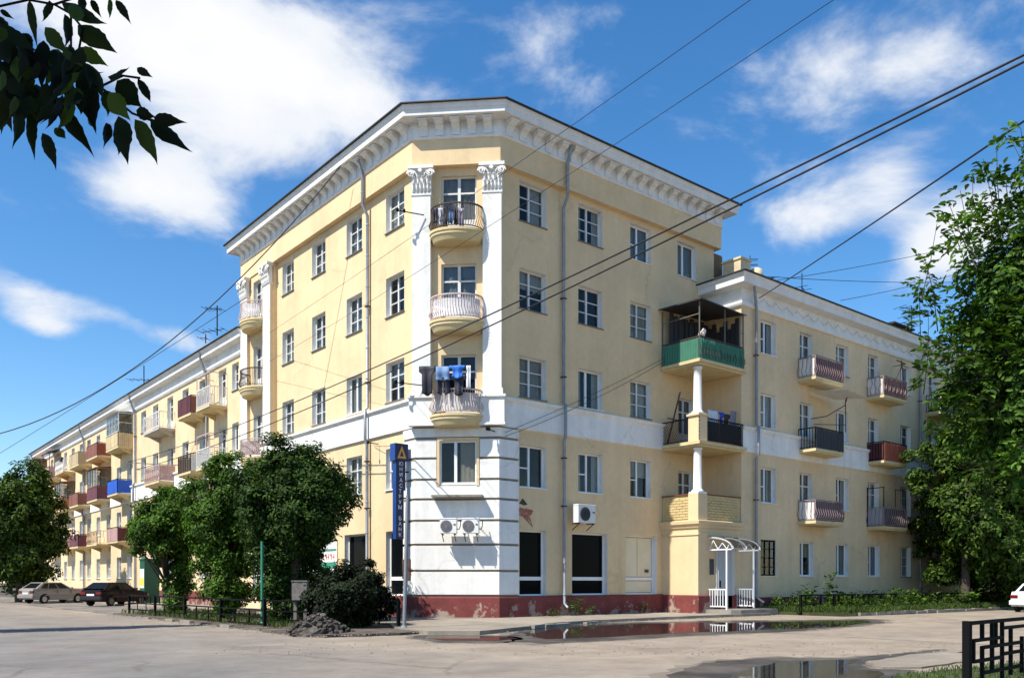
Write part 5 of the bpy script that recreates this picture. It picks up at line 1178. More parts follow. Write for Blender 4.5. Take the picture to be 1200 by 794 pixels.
# ------------------------------------------------------------------ cars
TYRE = mat('tyre', (.014, .014, .015), .85, .1); RIM = mat('wheel_rim', (.38, .38, .39), .35, .05, metal=.7); RIMD = mat('dark_rim', (.14, .13, .13), .5, .1, metal=.5)
CARGL = mat('car_glass', (.006, .008, .009), .05, 0, spec=.12); LAMPR = mat('red_lamp', (.13, .008, .008), .2, 0); LAMPW = mat('clear_lamp', (.6, .6, .58), .15, 0); PLATE = mat('number_plate', (.72, .72, .70), .5, 0); BUMP = mat('black_plastic', (.02, .02, .021), .6, .1)
def car(label, x, y, z, ang, paint, bumper, rim, hatch=True, spoiler=False):
    T = thing('parked_car', label, 'car', (x, y, z), 'cars parked by the houses'); T.rotation_euler.z = ang
    def on(nm, mb, m, par=T, bev=0, loc=(0, 0, 0)):
        o = link(nm, mb.mesh(nm, m), par, loc, 0, world=False)
        if bev: b = o.modifiers.new('bevel', 'BEVEL'); b.width = bev; b.segments = 3; b.limit_method = 'ANGLE'; b.angle_limit = R(35); b.harden_normals = False
        return o
    fx, rx, wr = 1.24, -1.22, .29
    def arch(cx): return [(cx + .36 * math.cos(t), .28 + .36 * math.sin(t)) for t in [math.pi * k / 8 for k in range(9)]]
    out = [(-1.93, .28), (-1.98, .45), (-1.97, .80), (-1.93, .93), (-1.78, .965)] + ([(-1.2, .965)] if hatch else [(-1.2, .975)]) + [(.82, .93), (1.45, .84), (1.82, .74), (1.95, .58), (1.96, .36), (1.9, .26)]
    out += [(fx + .37, .26)] + arch(fx)[:] + [(fx - .37, .22), (rx + .37, .22)] + arch(rx)[:] + [(rx - .37, .26)]
    body = MB(); hw = lambda z: .82 - .035 * abs(z - .55) - (.03 if z > .9 else 0)
    # taper the ends in plan
    def yy(xx, zz): return hw(zz) - .13 * max(0, (abs(xx) - 1.3) / .66) ** 2
    L_ = [(px, yy(px, pz), pz) for px, pz in out]; Rr = [(px, -yy(px, pz), pz) for px, pz in out]
    body.face(L_[::-1]); body.face(Rr)
    n = len(out)
    for i in range(n): j = (i + 1) % n; body.face([L_[i], L_[j], Rr[j], Rr[i]])
    bo = on('body', body, paint, bev=.035)
    rb, rt0, ft, fb = (-1.82, -1.15, .12, .88) if hatch else (-1.45, -.95, .12, .88)
    g = MB(); zb, zt, wb, wt = .92, 1.38, .765, .585
    A = [(rb, wb, zb), (fb, wb, zb), (ft, wt, zt - .015), (rt0, wt, zt - .02)]; Bq = [(x_, -y_, z_) for x_, y_, z_ in A]
    mid = [((ft + rt0) / 2, 0, zt + .03)]
    g.face(A); g.face(Bq[::-1]); g.face([A[1], Bq[1], Bq[2], A[2]]); g.face([A[0], A[3], Bq[3], Bq[0]]); g.face([A[3], A[2], Bq[2], Bq[3]])
    on('cabin', g, paint, bev=.05)
    def lerp(a, b, t): return tuple(a[i] + (b[i] - a[i]) * t for i in range(3))
    def quad(c, u0, u1, v0, v1):       # c: bottom-left, bottom-right, top-right, top-left
        f = lambda u, v: lerp(lerp(c[0], c[1], u), lerp(c[3], c[2], u), v)
        return [f(u0, v0), f(u1, v0), f(u1, v1), f(u0, v1)]
    def glass_on(nm, c, u0, u1, v0, v1, outv):
        k = MB(); q = [tuple(a + b * .012 for a, b in zip(p, outv)) for p in quad(c, u0, u1, v0, v1)]; k.face(q); k.face([tuple(a - b * .004 for a, b in zip(p, outv)) for p in q][::-1]); return on(nm, k, CARGL)
    for s, c in ((1, A), (-1, Bq)):
        o = (0, s * .93, .36)
        if hatch: glass_on('side_window', c, .10, .30, .12, .86, o); glass_on('side_window', c, .33, .60, .10, .88, o); glass_on('side_window', c, .63, .92, .10, .88, o)
        else: glass_on('side_window', c, .08, .46, .10, .88, o); glass_on('side_window', c, .50, .93, .10, .88, o)
    glass_on('windscreen', [Bq[1], A[1], A[2], Bq[2]], .06, .94, .08, .92, (.6, 0, .8)); glass_on('rear_window', [A[0], Bq[0], Bq[3], A[3]], .09, .91, .14, .88, (-.6, 0, .8))
    for nm, xx in (('rear_bumper', -1.95), ('front_bumper', 1.92)):
        k = MB(); k.box(xx - .09, xx + .07, -.74, .74, .34, .56); on(nm, k, bumper, bev=.03)
    for s in (1, -1):
        k = MB(); k.box(-1.995, -1.90, *sorted((s * .70, s * .36)), .66, .82); on('tail_lamp', k, LAMPR, bev=.01)
        k = MB(); k.box(1.83, 1.955, *sorted((s * .70, s * .42)), .56, .68); on('headlight', k, LAMPW, bev=.01)
        k = MB(); k.box(.62, .76, *sorted((s * .80, s * .95)), .93, 1.05); on('wing_mirror', k, bumper, bev=.02)
        k = MB(); k.box(-1.2, 1.0, *sorted((s * .80, s * .825)), .50, .57); on('side_strip', k, bumper)
        for xa in (-.28,):
            k = MB(); k.box(xa - .17, xa - .03, *sorted((s * .79, s * .822)), .80, .83); on('door_handle', k, bumper); k = MB(); k.box(xa - .006, xa + .006, *sorted((s * .78, s * .812)), .3, .92); on('door_gap', k, BUMP)
            k = MB(); k.box(.70, .712, *sorted((s * .78, s * .810)), .3, .90); on('door_gap', k, BUMP)
        for xx in (fx, rx):
            k = MB(); ring = [[(r_ * math.cos(t), s * y_, wr + r_ * math.sin(t)) for t in [2 * math.pi * q / 20 for q in range(20)]] for r_, y_ in ((.1, .60), (wr - .03, .60), (wr, .63), (wr, .77), (wr - .04, .80), (.18, .80))]
            k.grid(ring, 0, True, True); w = on('wheel', k, TYRE, loc=(xx, 0, 0))
            k = MB(); ring = [[(r_ * math.cos(t), s * y_, wr + r_ * math.sin(t)) for t in [2 * math.pi * q / 20 for q in range(20)]] for r_, y_ in ((.185, .795), (.17, .775), (.06, .785), (.01, .79))]
            k.grid(ring, 0, True, True); link('rim', k.mesh('rim', rim), w, world=False)
    k = MB(); k.box(-2.002, -1.985, -.26, .26, .60, .71); on('number_plate', k, PLATE)
    k = MB(); k.tube([(-1.9, .4, .27), (-2.05, .4, .26)], .025, 8); on('exhaust', k, BUMP)
    if spoiler: k = MB(); k.box(-1.93, -1.72, -.66, .66, 1.0, 1.035); k.box(-1.86, -1.8, -.6, -.55, .95, 1.0); k.box(-1.86, -1.8, .55, .6, .95, 1.0); on('spoiler', k, paint, bev=.01)
    return T
def carpaint(name, col, metal=.3): return mat(name, col, .42, .04, 1.5, metal=metal, coat=0.0, spec=.10)
def place(px, py, z, lx, ly, ang): p = gnd(px, py, z); c, s = math.cos(ang), math.sin(ang); return p.x - (lx * c - ly * s), p.y - (lx * s + ly * c)
a1 = R(26); x_, y_ = place(52.5, 706.6, .04, -1.22, -.8, a1); car('silver beige hatchback parked farther up the lot, beside the dark car', x_, y_, .04, a1, carpaint('silver_beige_paint', (.27, .255, .235), .15), mat('pale_bumper', (.22, .20, .18), .5, .1), RIM)
a2 = R(34); x_, y_ = place(131, 709.6, .04, -1.22, -.8, a2); car('dark plum liftback parked in the lot near the iron fence', x_, y_, .04, a2, carpaint('dark_plum_paint', (.011, .009, .011), .1), mat('dark_bumper', (.012, .010, .011), .5, .1), RIMD, True, True)
x_, y_ = place(1183.5, 716.5, 0, -1.97, .72, R(-4)); car('white saloon with a red lamp, cut off by the picture edge beyond the fence', x_, y_, 0, R(-4), carpaint('white_car_paint', (.72, .73, .75), 0), mat('white_bumper', (.62, .63, .65), .5, .05), RIM, False)

# ------------------------------------------------------------------ foliage
def rand_dirs(n):
    v = nrg.normal(size=(n, 3)); return v / np.linalg.norm(v, axis=1, keepdims=True)
def leaf_frames(nor, along=None):
    n = len(nor); nor = nor / np.linalg.norm(nor, axis=1, keepdims=True)
    a = rand_dirs(n) if along is None else along + .01 * rand_dirs(n)
    a = a - nor * (a * nor).sum(1, keepdims=True); a /= np.linalg.norm(a, axis=1, keepdims=True); b = np.cross(nor, a)
    return a, b, nor
def leaf_mesh(name, pos, nor, size, m, aspect=.5, along=None, fold=.18):
    """many folded pointed leaves joined in one mesh"""
    n = len(pos); a, b, c = leaf_frames(nor, along); s = size[:, None]
    v = np.empty((n, 6, 3))
    v[:, 0] = pos; v[:, 1] = pos + s * (a * .38 + b * aspect * .5 + c * fold * .5); v[:, 2] = pos + s * (a * .72 + b * aspect * .33 + c * fold * .25); v[:, 3] = pos + s * (a * 1.0 - c * .12)
    v[:, 4] = pos + s * (a * .72 - b * aspect * .33 + c * fold * .25); v[:, 5] = pos + s * (a * .38 - b * aspect * .5 + c * fold * .5)
    me = bpy.data.meshes.new(name); me.vertices.add(n * 6); me.vertices.foreach_set('co', v.reshape(-1).astype(np.float32))
    base = (np.arange(n) * 6)[:, None]; loops = np.concatenate([base + np.array([0, 1, 2, 3]), base + np.array([0, 3, 4, 5])], 1).reshape(-1)
    me.loops.add(len(loops)); me.loops.foreach_set('vertex_index', loops.astype(np.int32)); me.polygons.add(n * 2)
    me.polygons.foreach_set('loop_start', (np.arange(n * 2) * 4).astype(np.int32)); me.polygons.foreach_set('loop_total', np.full(n * 2, 4, np.int32)); me.update(calc_edges=True); me.materials.append(m)
    return me
def crown_points(c, rad, n_clump, n_leaf, clump_r, lump=.22, shell=.45, flat_bottom=0.0, seed=0):
    """clumps gathered towards an uneven envelope; returns positions, outward normals"""
    c = np.array(c); rad = np.array(rad); d = rand_dirs(n_clump); ph = nrg.uniform(0, 6.28, 6)
    env = 1 + lump * (np.sin(3.1 * d[:, 0] + ph[0]) * np.sin(2.7 * d[:, 2] * 1.4 + ph[1]) + .7 * np.sin(5.3 * d[:, 1] + ph[2]) * np.sin(4.9 * d[:, 2] + ph[3]) + .5 * np.sin(9 * d[:, 0] + ph[4]) * np.sin(8 * d[:, 1] + 7 * d[:, 2] + ph[5]))
    r = nrg.uniform(shell ** 3, 1, n_clump) ** (1 / 3)
    cc = c + d * rad * (env * r)[:, None]
    k = np.repeat(np.arange(n_clump), n_leaf); cr = clump_r * nrg.uniform(.6, 1.4, n_clump)
    off = rand_dirs(len(k)) * (cr[k] * nrg.uniform(0, 1, len(k)) ** .45)[:, None]; off[:, 2] *= .75
    pos = cc[k] + off
    nor = off / (np.linalg.norm(off, axis=1, keepdims=True) + 1e-6) * .6 + d[k] * .5 + np.array([0, 0, .55]) + rand_dirs(len(k)) * .55
    return pos, nor, cc
def limbs(mb, base, cc, n, r0, h, seed=0):
    r = random.Random(seed); base = Vector(base); top = base + Vector((r.uniform(-.15, .15), r.uniform(-.15, .15), h))
    pts = [base, base + (top - base) * .35 + Vector((r.uniform(-.08, .08), r.uniform(-.08, .08), 0)), base + (top - base) * .7 + Vector((r.uniform(-.1, .1), r.uniform(-.1, .1), 0)), top]
    mb.tube(pts, [r0 * 1.25, r0, r0 * .75, r0 * .4], 9)
    for i in r.sample(range(len(cc)), min(n, len(cc))):
        t = r.uniform(.35, .95); p = base.lerp(top, t); q = Vector(cc[i]); md = p.lerp(q, .5) + Vector((0, 0, r.uniform(.0, .25) * (q - p).length * .4)); mb.tube([p, md, q], [r0 * .38, r0 * .22, r0 * .06], 5)
def sprigs(c, rad, n, L_, ls):
    c = np.array(c); rad = np.array(rad); d = rand_dirs(n); d[:, 2] = d[:, 2] * .8 + .15; P, N_, A, S = [], [], [], []
    for q in d:
        st = c + q * rad * nrg.uniform(.85, 1.0); dr = q + np.array([0, 0, .5]) + rand_dirs(1)[0] * .4; dr /= np.linalg.norm(dr); ln = L_ * nrg.uniform(.5, 1.2)
        for k in range(12):
            sd = rand_dirs(1)[0]; P.append(st + dr * ln * (k + .5) / 12 + sd * .03); al = dr * .6 + sd; A.append(al / np.linalg.norm(al)); N_.append(rand_dirs(1)[0] + np.array([0, 0, .8])); S.append(ls * nrg.uniform(.6, 1.2) * (1.15 - k / 20))
    return map(np.array, (P, N_, A, S))
def tree(label, base, c, rad, ncl, nlf, clr, lsize, m, trunk_r=.12, trunk_h=None, group=None, lump=.22, shell=.45, name='tree', cat='tree', extra=(), droop=None, nl=26, aspect=.55):
    T = thing(name, label, cat, base, group); b = np.array(base)
    P, N_, CC = crown_points(np.array(c) - b, rad, ncl, nlf, clr, lump, shell)
    for (c2, r2, n2) in extra:
        p2, n2_, cc2 = crown_points(np.array(c2) - b, r2, n2, nlf, clr, lump, .3); P = np.concatenate([P, p2]); N_ = np.concatenate([N_, n2_]); CC = np.concatenate([CC, cc2])
    ok = P[:, 2] > .03; P, N_ = P[ok], N_[ok]
    sp_ = [sprigs(np.array(c) - b, rad, int(46 * max(1, rad[0] / 1.8)), .3 * rad[0] ** .7, lsize)] + [sprigs(np.array(c2) - b, r2, 18, .3, lsize) for c2, r2, _ in extra]
    mb = MB(); limbs(mb, (0, 0, 0), [tuple(x) for x in CC], nl, trunk_r, trunk_h or (c[2] - base[2]), seed=int(abs(base[0] * 10))); link('trunk', mb.mesh('trunk', BARK), T, world=False)
    s = lsize * nrg.uniform(.65, 1.3, len(P)); al = None
    if droop: al = rand_dirs(len(P)) + np.array([0, 0, -droop])
    if al is None: al = rand_dirs(len(P)) + np.array([0, 0, -.25])
    for q in sp_:
        p_, n_, a_, s_ = q; k = p_[:, 2] > .03; P = np.concatenate([P, p_[k]]); N_ = np.concatenate([N_, n_[k]]); al = np.concatenate([al, a_[k]]); s = np.concatenate([s, s_[k]])
    o = link('crown', leaf_mesh('crown', P, N_, s, m, aspect, al), T, world=False); return T
G1 = 'pruned trees along the verge'
tree('leafy pruned tree at the parking lot end of the iron fence', (-5.5, 13.6, .06), (-5.5, 13.6, 3.9), (1.4, 1.45, 1.65), 230, 150, .38, .14, LEAF_HEDGE, .15, 2.6, G1, lump=.24, shell=.3, extra=[((-5.15, 13.1, 1.5), (.45, .5, 1.4), 30)])
tree('leafy pruned tree between its two neighbours behind the iron fence', (-5.3, 7.3, .06), (-5.2, 7.3, 4.0), (1.5, 1.6, 1.85), 240, 150, .38, .135, LEAF_HEDGE, .15, 2.8, G1, lump=.24, shell=.3, extra=[((-5.35, 7.3, 1.6), (.95, 1.0, 1.6), 80)])
tree('broadest pruned dark tree, behind the green post and next to the bush', (-5.1, 1.6, .06), (-5.0, 2.1, 4.15), (1.8, 1.85, 1.75), 300, 160, .38, .13, LEAF_DARKER, .17, 3.0, G1, lump=.22, shell=.3, extra=[((-5.1, 2.4, 1.9), (1.25, 1.25, 1.8), 140), ((-4.9, .85, 3.9), (.95, .95, 1.2), 60)])
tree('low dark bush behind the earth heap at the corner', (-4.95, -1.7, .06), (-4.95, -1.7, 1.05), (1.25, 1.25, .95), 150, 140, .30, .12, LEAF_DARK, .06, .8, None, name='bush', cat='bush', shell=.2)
tree('big leafy street tree at the far end of the street beyond the silver car', (-6.5, 42, .04), (-6.5, 42, 5.2), (2.9, 2.9, 3.9), 330, 100, .6, .26, LEAF_FAR, .2, 4, None)
G2 = 'trees beyond the end of the long wing'
for i, (x, y, h, lb) in enumerate(((1, 92, 10, 'distant tree peeping over the street tree at the end of the long wing'), (-5, 112, 12, 'far distant tree up the street, behind the street tree'), (9, 98, 11, 'distant tree just past the end wall of the long wing'))):
    tree(lb, (x, y, 0), (x, y, h * .58), (3.6, 3.6, h * .42), 120, 60, .95, .45, LEAF_FAR, .25, h * .5, G2)
G3 = 'trees on the lawn of the shaded wing'
tree('bushy lawn tree nearest the porch, its low branches hiding the end of the shaded wing', (28.6, -5.6, .1), (30.0, -5.8, 6.0), (2.9, 3.0, 4.5), 420, 110, .5, .23, LEAF_FAR, .2, 5, G3, lump=.32, shell=.25, extra=[((28.2, -6.5, 3.9), (1.9, 1.5, 1.6), 70), ((30.5, -6.8, 3.0), (2.6, 1.6, 2.2), 110)])
tree('second lawn tree, behind the white car and the bushy one', (35.0, -6.0, .1), (35, -6, 6.0), (3.4, 3.4, 5.6), 380, 90, .6, .26, LEAF_FAR, .22, 5, G3)
tree('third lawn tree, deepest along the shaded wing', (43, -5.0, .1), (43, -5, 6.5), (3.8, 3.6, 5.8), 240, 60, .8, .34, LEAF_FAR, .22, 5, G3)
# a slender poplar over the road: its long shadow crosses the asphalt
tree('slender poplar whose long shadow lies across the road', (-16.4, 3.9, 0), (-16.4, 3.9, 6.6), (.95, .95, 5.9), 200, 60, .4, .16, LEAF_FAR, .16, 11, None, lump=.1, shell=.1)

# near tree with feathered leaves at the picture edge
def feathered_tree():
    ctr = at(1249, 405, 10.9); T = thing('ash_tree', 'near tree with bright feathered leaves reaching in beside the shaded wing', 'tree', (ctr.x + 1.0, ctr.y - .9, 0))
    b = np.array(T.location); c = np.array(ctr); d = rand_dirs(420); ph = nrg.uniform(0, 6, 4)
    env = 1 + .16 * np.sin(4 * d[:, 0] + ph[0]) * np.sin(5 * d[:, 2] + ph[1]) + .1 * np.sin(9 * d[:, 1] + ph[2])
    rr = nrg.uniform(.2, 1, len(d)) ** .4
    tips = c + d * np.array([1.62, 1.62, 2.55]) * (env * rr)[:, None] + np.array([0, 0, 0.0])
    dirs = d * .9 + np.array([0, 0, .35]) + rand_dirs(len(d)) * .35
    # loose shoots standing out of the outline
    sh = [at(px, py, 10.8 + rng.uniform(-.5, .5)) for px, py in ((1083, 300), (1098, 262), (1112, 238), (1125, 222), (1140, 200), (1152, 186), (1168, 172), (1183, 160), (1080, 345), (1088, 372), (1196, 150), (1090, 410), (1078, 322))]
    tips = np.concatenate([tips, np.array([tuple(s) for s in sh])]); dirs = np.concatenate([dirs, np.array([[-.25 + rng.uniform(-.45, .45), .1 + rng.uniform(-.4, .4), 1] for _ in sh])])
    dirs /= np.linalg.norm(dirs, axis=1, keepdims=True)
    P, N_, A, S = [], [], [], []; tw = MB()
    for i, (tp, dr) in enumerate(zip(tips, dirs)):
        L_ = .95 if i >= 420 else rng.uniform(.35, .6); st = tp - dr * L_
        tw.tube([tuple(st - b), tuple((st + tp) / 2 - b + np.array([rng.uniform(-.03, .03), rng.uniform(-.03, .03), .02])), tuple(tp - b)], [.007, .005, .003], 4)
        for k in range(5 if i < 420 else 10):
            t = rng.uniform(.15, 1) if i < 420 else .1 + .9 * (k + 1) / 10; o = st + dr * L_ * t
            side = np.array(rand_dirs(1)[0]); rd = side * .9 + dr * .35 + np.array([0, 0, -.12]); rd /= np.linalg.norm(rd); rl = rng.uniform(.16, .26)
            perp = np.cross(rd, [0, 0, 1]); perp /= np.linalg.norm(perp) + 1e-6; up = np.cross(perp, rd)
            for q in range(7):
                tq = .3 + .7 * (q // 2) / 3; sg = 1 if q % 2 else -1; base_ = o + rd * rl * tq - np.array([0, 0, .05 * tq ** 2])
                al = rd * .7 + perp * sg * .9 + np.array([0, 0, -.3]) if q < 6 else rd + np.array([0, 0, -.3])
                P.append(base_ - b); A.append(al / np.linalg.norm(al)); N_.append(up + np.array(rand_dirs(1)[0]) * .45 + np.array([0, 0, .3])); S.append(rng.uniform(.075, .125))
    P, N_, A, S = map(np.array, (P, N_, A, S))
    Pw = P + b; dist = np.linalg.norm(Pw - np.array([CAMX, CAMY, CAMZ]), axis=1); latpx = np.array([((p[0] - CAMX) * RT[0] + (p[1] - CAMY) * RT[1]) / ((p[0] - CAMX) * FW[0] + (p[1] - CAMY) * FW[1]) for p in Pw])
    score = dist + 2.2 * (latpx - .5); order = np.argsort(score); big = order[:300]; rest = order[300:]
    mb = MB(); limbs(mb, (0, 0, 0), [tuple(x - b) for x in tips[:420]], 40, .11, ctr.z + .8, 5); link('trunk', mb.mesh('trunk', BARK), T, world=False)
    link('twigs', tw.mesh('twigs', BARK), T, world=False)
    o = link('foliage', leaf_mesh('foliage', P[rest], N_[rest], S[rest], LEAF_NEAR, .5, A[rest]), T, world=False); o['kind'] = 'stuff'
    unit = [leaf_mesh('leaf', np.zeros((1, 3)), np.array([[0, 0, 1.]]), np.array([1.]), LEAF_NEAR, .46 + .05 * k, np.array([[1., 0, 0]]), .12 + .08 * k) for k in range(3)]
    a, bb, cn = leaf_frames(N_[big], A[big])
    for i, ix in enumerate(big):
        m4 = Matrix(((a[i][0] * S[ix], bb[i][0] * S[ix], cn[i][0] * S[ix], P[ix][0]), (a[i][1] * S[ix], bb[i][1] * S[ix], cn[i][1] * S[ix], P[ix][1]), (a[i][2] * S[ix], bb[i][2] * S[ix], cn[i][2] * S[ix], P[ix][2]), (0, 0, 0, 1)))
        o = bpy.data.objects.new('leaf', unit[i % 3]); COL.objects.link(o); o.parent = T; o.matrix_local = m4
    # inner mass
    Pi, Ni, _ = crown_points(c - b, (1.3, 1.3, 2.15), 460, 60, .3, .2, .05); o = link('inner_foliage', leaf_mesh('inner_foliage', Pi, Ni, .10 * nrg.uniform(.7, 1.3, len(Pi)), LEAF_NEAR, .5), T, world=False); o['kind'] = 'stuff'
feathered_tree()

# the branch hanging into the upper corner, and the tree it grows on beside the photographer
def overhanging_tree():
    def cw(lat, dep, z): return np.array([CAMX + FW[0] * dep + RT[0] * lat, CAMY + FW[1] * dep + RT[1] * lat, z])
    b = cw(-3.2, .4, 0); T = thing('maple_tree', 'tree beside the viewer whose dark pointed leaves hang into the upper corner', 'tree', tuple(b))
    def loc(v): return tuple(np.array(v) - b)
    P, N_, CC = crown_points(cw(-2.35, .15, 5.0) - b, (1.75, 1.75, 1.35), 170, 60, .36, .15, .1)  # crown out of view, placed up-sun so it shades the hanging leaves
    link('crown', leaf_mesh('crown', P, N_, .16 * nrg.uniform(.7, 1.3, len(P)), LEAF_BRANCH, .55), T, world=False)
    mb = MB(); limbs(mb, (0, 0, 0), [tuple(x) for x in CC], 20, .14, 4.6, 3); link('trunk', mb.mesh('trunk', BARK), T, world=False)
    k_ = 1 / 3.608; D = 1.62
    def pt(x, y, d=D): return loc(at(x * k_, y * k_, d))
    tw = MB()
    bend = [loc(cw(-3.0, .35, 3.3)), loc(cw(-2.2, .9, 2.95)), loc(cw(-1.35, 1.45, 2.62)), pt(-60, 40), pt(60, 150), pt(180, 270), pt(270, 335)]
    tw.tube(bend, [.030, .022, .014, .009, .006, .0045, .003], 6)
    for pl in ([(0, 95), (60, 140), (130, 200)], [(180, 270), (235, 320), (230, 430), (150, 480)], [(270, 335), (345, 345), (440, 380), (560, 480), (640, 510)], [(345, 345), (355, 420)], [(-60, 40), (120, 0), (230, 20), (300, 60), (350, 120), (330, 230)], [(230, 20), (380, -30)], [(440, 360), (520, 320), (590, 330)], [(230, 320), (215, 400)], [(60, 150), (20, 300), (30, 420)], [(300, 60), (300, 260)]):
        tw.tube([pt(x, y, D + .03 * math.sin(x * .05)) for x, y in pl], .0022, 5)
    link('branch', tw.mesh('branch', mat('dark_twig', (.010, .008, .007), .9, .2, 8, spec=.1)), T, world=False)
    unit = []
    for k in range(4):
        m = MB(); n = 13; top, mid, bot = [], [], []
        for i in range(n):
            t = i / (n - 1); w = .5 * 1.18 * math.sin(math.pi * t ** .62) * (1.0 if t < .5 else 1 - .62 * ((t - .5) / .5) ** .8)
            cz = -.10 * t * t * (1 + .4 * k) + .02 * math.sin(9 * t + k); cy = .07 * math.sin(3.4 * t + k * 1.7)
            tooth = 1 + (.05 if i % 2 else -.04)
            top.append((t, cy + w * tooth, cz + .10 * w)); mid.append((t, cy, cz)); bot.append((t, cy - w * (2 - tooth), cz + .10 * w))
        m.grid([top, mid, bot], 0, True); unit.append(m.mesh('leaf', LEAF_BRANCH))
    Lv = [(125, 0, 160, 215, 34), (210, 0, 185, 110, 45), (255, 5, 490, 148, 58), (330, -5, 380, 60, 40), (385, 0, 432, 78, 30), (460, -10, 470, 97, 26), (488, 0, 562, 112, 34), (270, 60, 312, 250, 46), (190, 115, 300, 240, 62), (330, 100, 507, 250, 85), (330, 215, 472, 282, 60), (0, 45, 62, 80, 22), (0, 100, 165, 235, 85), (70, 190, 200, 335, 62), (0, 190, 122, 348, 85), (10, 280, 100, 435, 85), (140, 290, 30, 290, 50),
          (210, 285, 448, 332, 62), (220, 400, 345, 340, 44), (345, 300, 422, 605, 85), (455, 325, 562, 290, 40), (580, 285, 648, 335, 34), (580, 330, 656, 462, 36), (490, 345, 622, 470, 95), (370, 460, 417, 562, 50), (235, 430, 415, 682, 64), (215, 360, 130, 470, 60), (0, 370, 110, 460, 75), (225, 440, 150, 460, 40), (240, 450, 200, 562, 62), (20, 440, 3, 575, 62), (70, 450, 90, 662, 56), (120, 470, 155, 692, 46), (180, 560, 250, 730, 58), (230, 540, 287, 598, 40), (445, 520, 466, 648, 52), (500, 490, 552, 712, 85), (570, 500, 686, 716, 74), (503, 600, 505, 665, 20), (575, 470, 665, 500, 52), (635, 500, 822, 662, 68), (650, 495, 792, 525, 52), (440, 380, 472, 505, 62), (275, 400, 332, 485, 62), (0, 400, 62, 565, 75), (90, 330, 152, 485, 75), (40, 330, 102, 425, 85), (300, 370, 362, 475, 62),
          (-40, 60, 60, 200, 90), (-30, 150, 60, 300, 95), (-40, 250, 40, 420, 90), (330, 330, 400, 440, 60), (460, 390, 560, 520, 80), (120, 380, 160, 560, 70), (300, 10, 350, 130, 60), (40, 120, 20, 260, 70)]
    r = random.Random(8)
    for _ in range(70):
        bx, by = r.uniform(-30, 400), r.uniform(110, 420)
        if by < 110 + bx * .25: continue
        ln = r.uniform(90, 190); an = r.uniform(.9, 2.2); Lv.append((bx, by, bx + ln * math.cos(an), min(by + ln * math.sin(an), 640 - abs(bx - 200) * .3), r.uniform(40, 72)))
    for i, (bx, by, tx, ty, w) in enumerate(Lv):
        d0 = D + r.uniform(-.10, .10); p = Vector(pt(bx, by, d0)); q = Vector(pt(tx, ty, d0 + r.uniform(-.03, .03))); L_ = (q - p).length; ax = (q - p) / L_
        view = Vector((FW[0], FW[1], -.15)).normalized(); nz = (view + Vector((r.uniform(-.45, .45), r.uniform(-.45, .45), r.uniform(-.2, .6)))); nz = (nz - ax * nz.dot(ax)).normalized(); ay = nz.cross(ax)
        W_ = w * k_ / FPX * d0 * .86
        o = bpy.data.objects.new('leaf', unit[i % 4]); COL.objects.link(o); o.parent = T
        o.matrix_local = Matrix(((ax.x * L_, ay.x * W_, nz.x * L_, p.x), (ax.y * L_, ay.y * W_, nz.y * L_, p.y), (ax.z * L_, ay.z * W_, nz.z * L_, p.z), (0, 0, 0, 1)))
overhanging_tree()

# ------------------------------------------------------------------ grass, weeds, plants, pebbles
def grass(name, xy, hmin, hmax, wid, m, z=0.0):
    n = len(xy); h = nrg.uniform(hmin, hmax, n); ang = nrg.uniform(0, 6.28, n); ln = nrg.uniform(.1, .7, n)
    pos = np.column_stack([xy, np.full(n, z)]); along = np.column_stack([np.cos(ang) * ln, np.sin(ang) * ln, np.ones(n)]); nor = np.column_stack([-np.sin(ang), np.cos(ang), np.zeros(n)]) + rand_dirs(n) * .3
    o = link(name, leaf_mesh(name, pos, nor, h, m, wid, along, .05)); o['kind'] = 'stuff'; return o
def fill(n, x0, x1, y0, y1, gap=0.0):
    xy = np.column_stack([nrg.uniform(x0, x1, n), nrg.uniform(y0, y1, n)])
    if gap: k = np.sin(xy[:, 0] * 2.1) * np.sin(xy[:, 1] * 2.7 + 1) + .6 * np.sin(xy[:, 0] * 5.3 + 2) * np.sin(xy[:, 1] * 4.9); xy = xy[k > gap - 1.2]
    return xy
xy = fill(16000, 15.5, 37, -6.6, -2.1, .6); xy = xy[~((xy[:, 0] < 17) & (xy[:, 1] < -4.4 - (xy[:, 0] - 15.5) * .9))]
grass('lawn_grass', xy, .10, .36, .10, GRASSM, .12)
xy = fill(5000, -7.2, -3.5, -4.6, 15, .9); xy = xy[xy[:, 1] > -3.0 + .3 * (xy[:, 0] + 7)]; grass('verge_grass', xy, .08, .28, .10, GRASSM, .06)
pts = []
cl = np.array(corner_lawn); 
def inside(p, poly):
    c = False; j = len(poly) - 1
    for i in range(len(poly)):
        if (poly[i][1] > p[1]) != (poly[j][1] > p[1]) and p[0] < (poly[j][0] - poly[i][0]) * (p[1] - poly[i][1]) / (poly[j][1] - poly[i][1]) + poly[i][0]: c = not c
        j = i
    return c
xy = fill(16000, cl[:, 0].min(), cl[:, 0].max(), cl[:, 1].min(), cl[:, 1].max()); lat = (xy[:, 0] - CAMX) * RT[0] + (xy[:, 1] - CAMY) * RT[1]; dep = (xy[:, 0] - CAMX) * FW[0] + (xy[:, 1] - CAMY) * FW[1]
xy = xy[(dep > 8) & (lat > 1.5)]; xy = np.array([p for p in xy if inside(p, corner_lawn)])
grass('corner_grass', xy, .03, .11, .12, GRASSM, .02)
xy = fill(3800, 16, 37, -6.0, -2.2, .9); xy = xy[~((xy[:, 0] < 18) & (xy[:, 1] < -3.8))]
edge = [(15.45, -2.3), (15.75, -4.5), (17.05, -5.85), (20, -6.35), (34, -6.75)]; ex = []
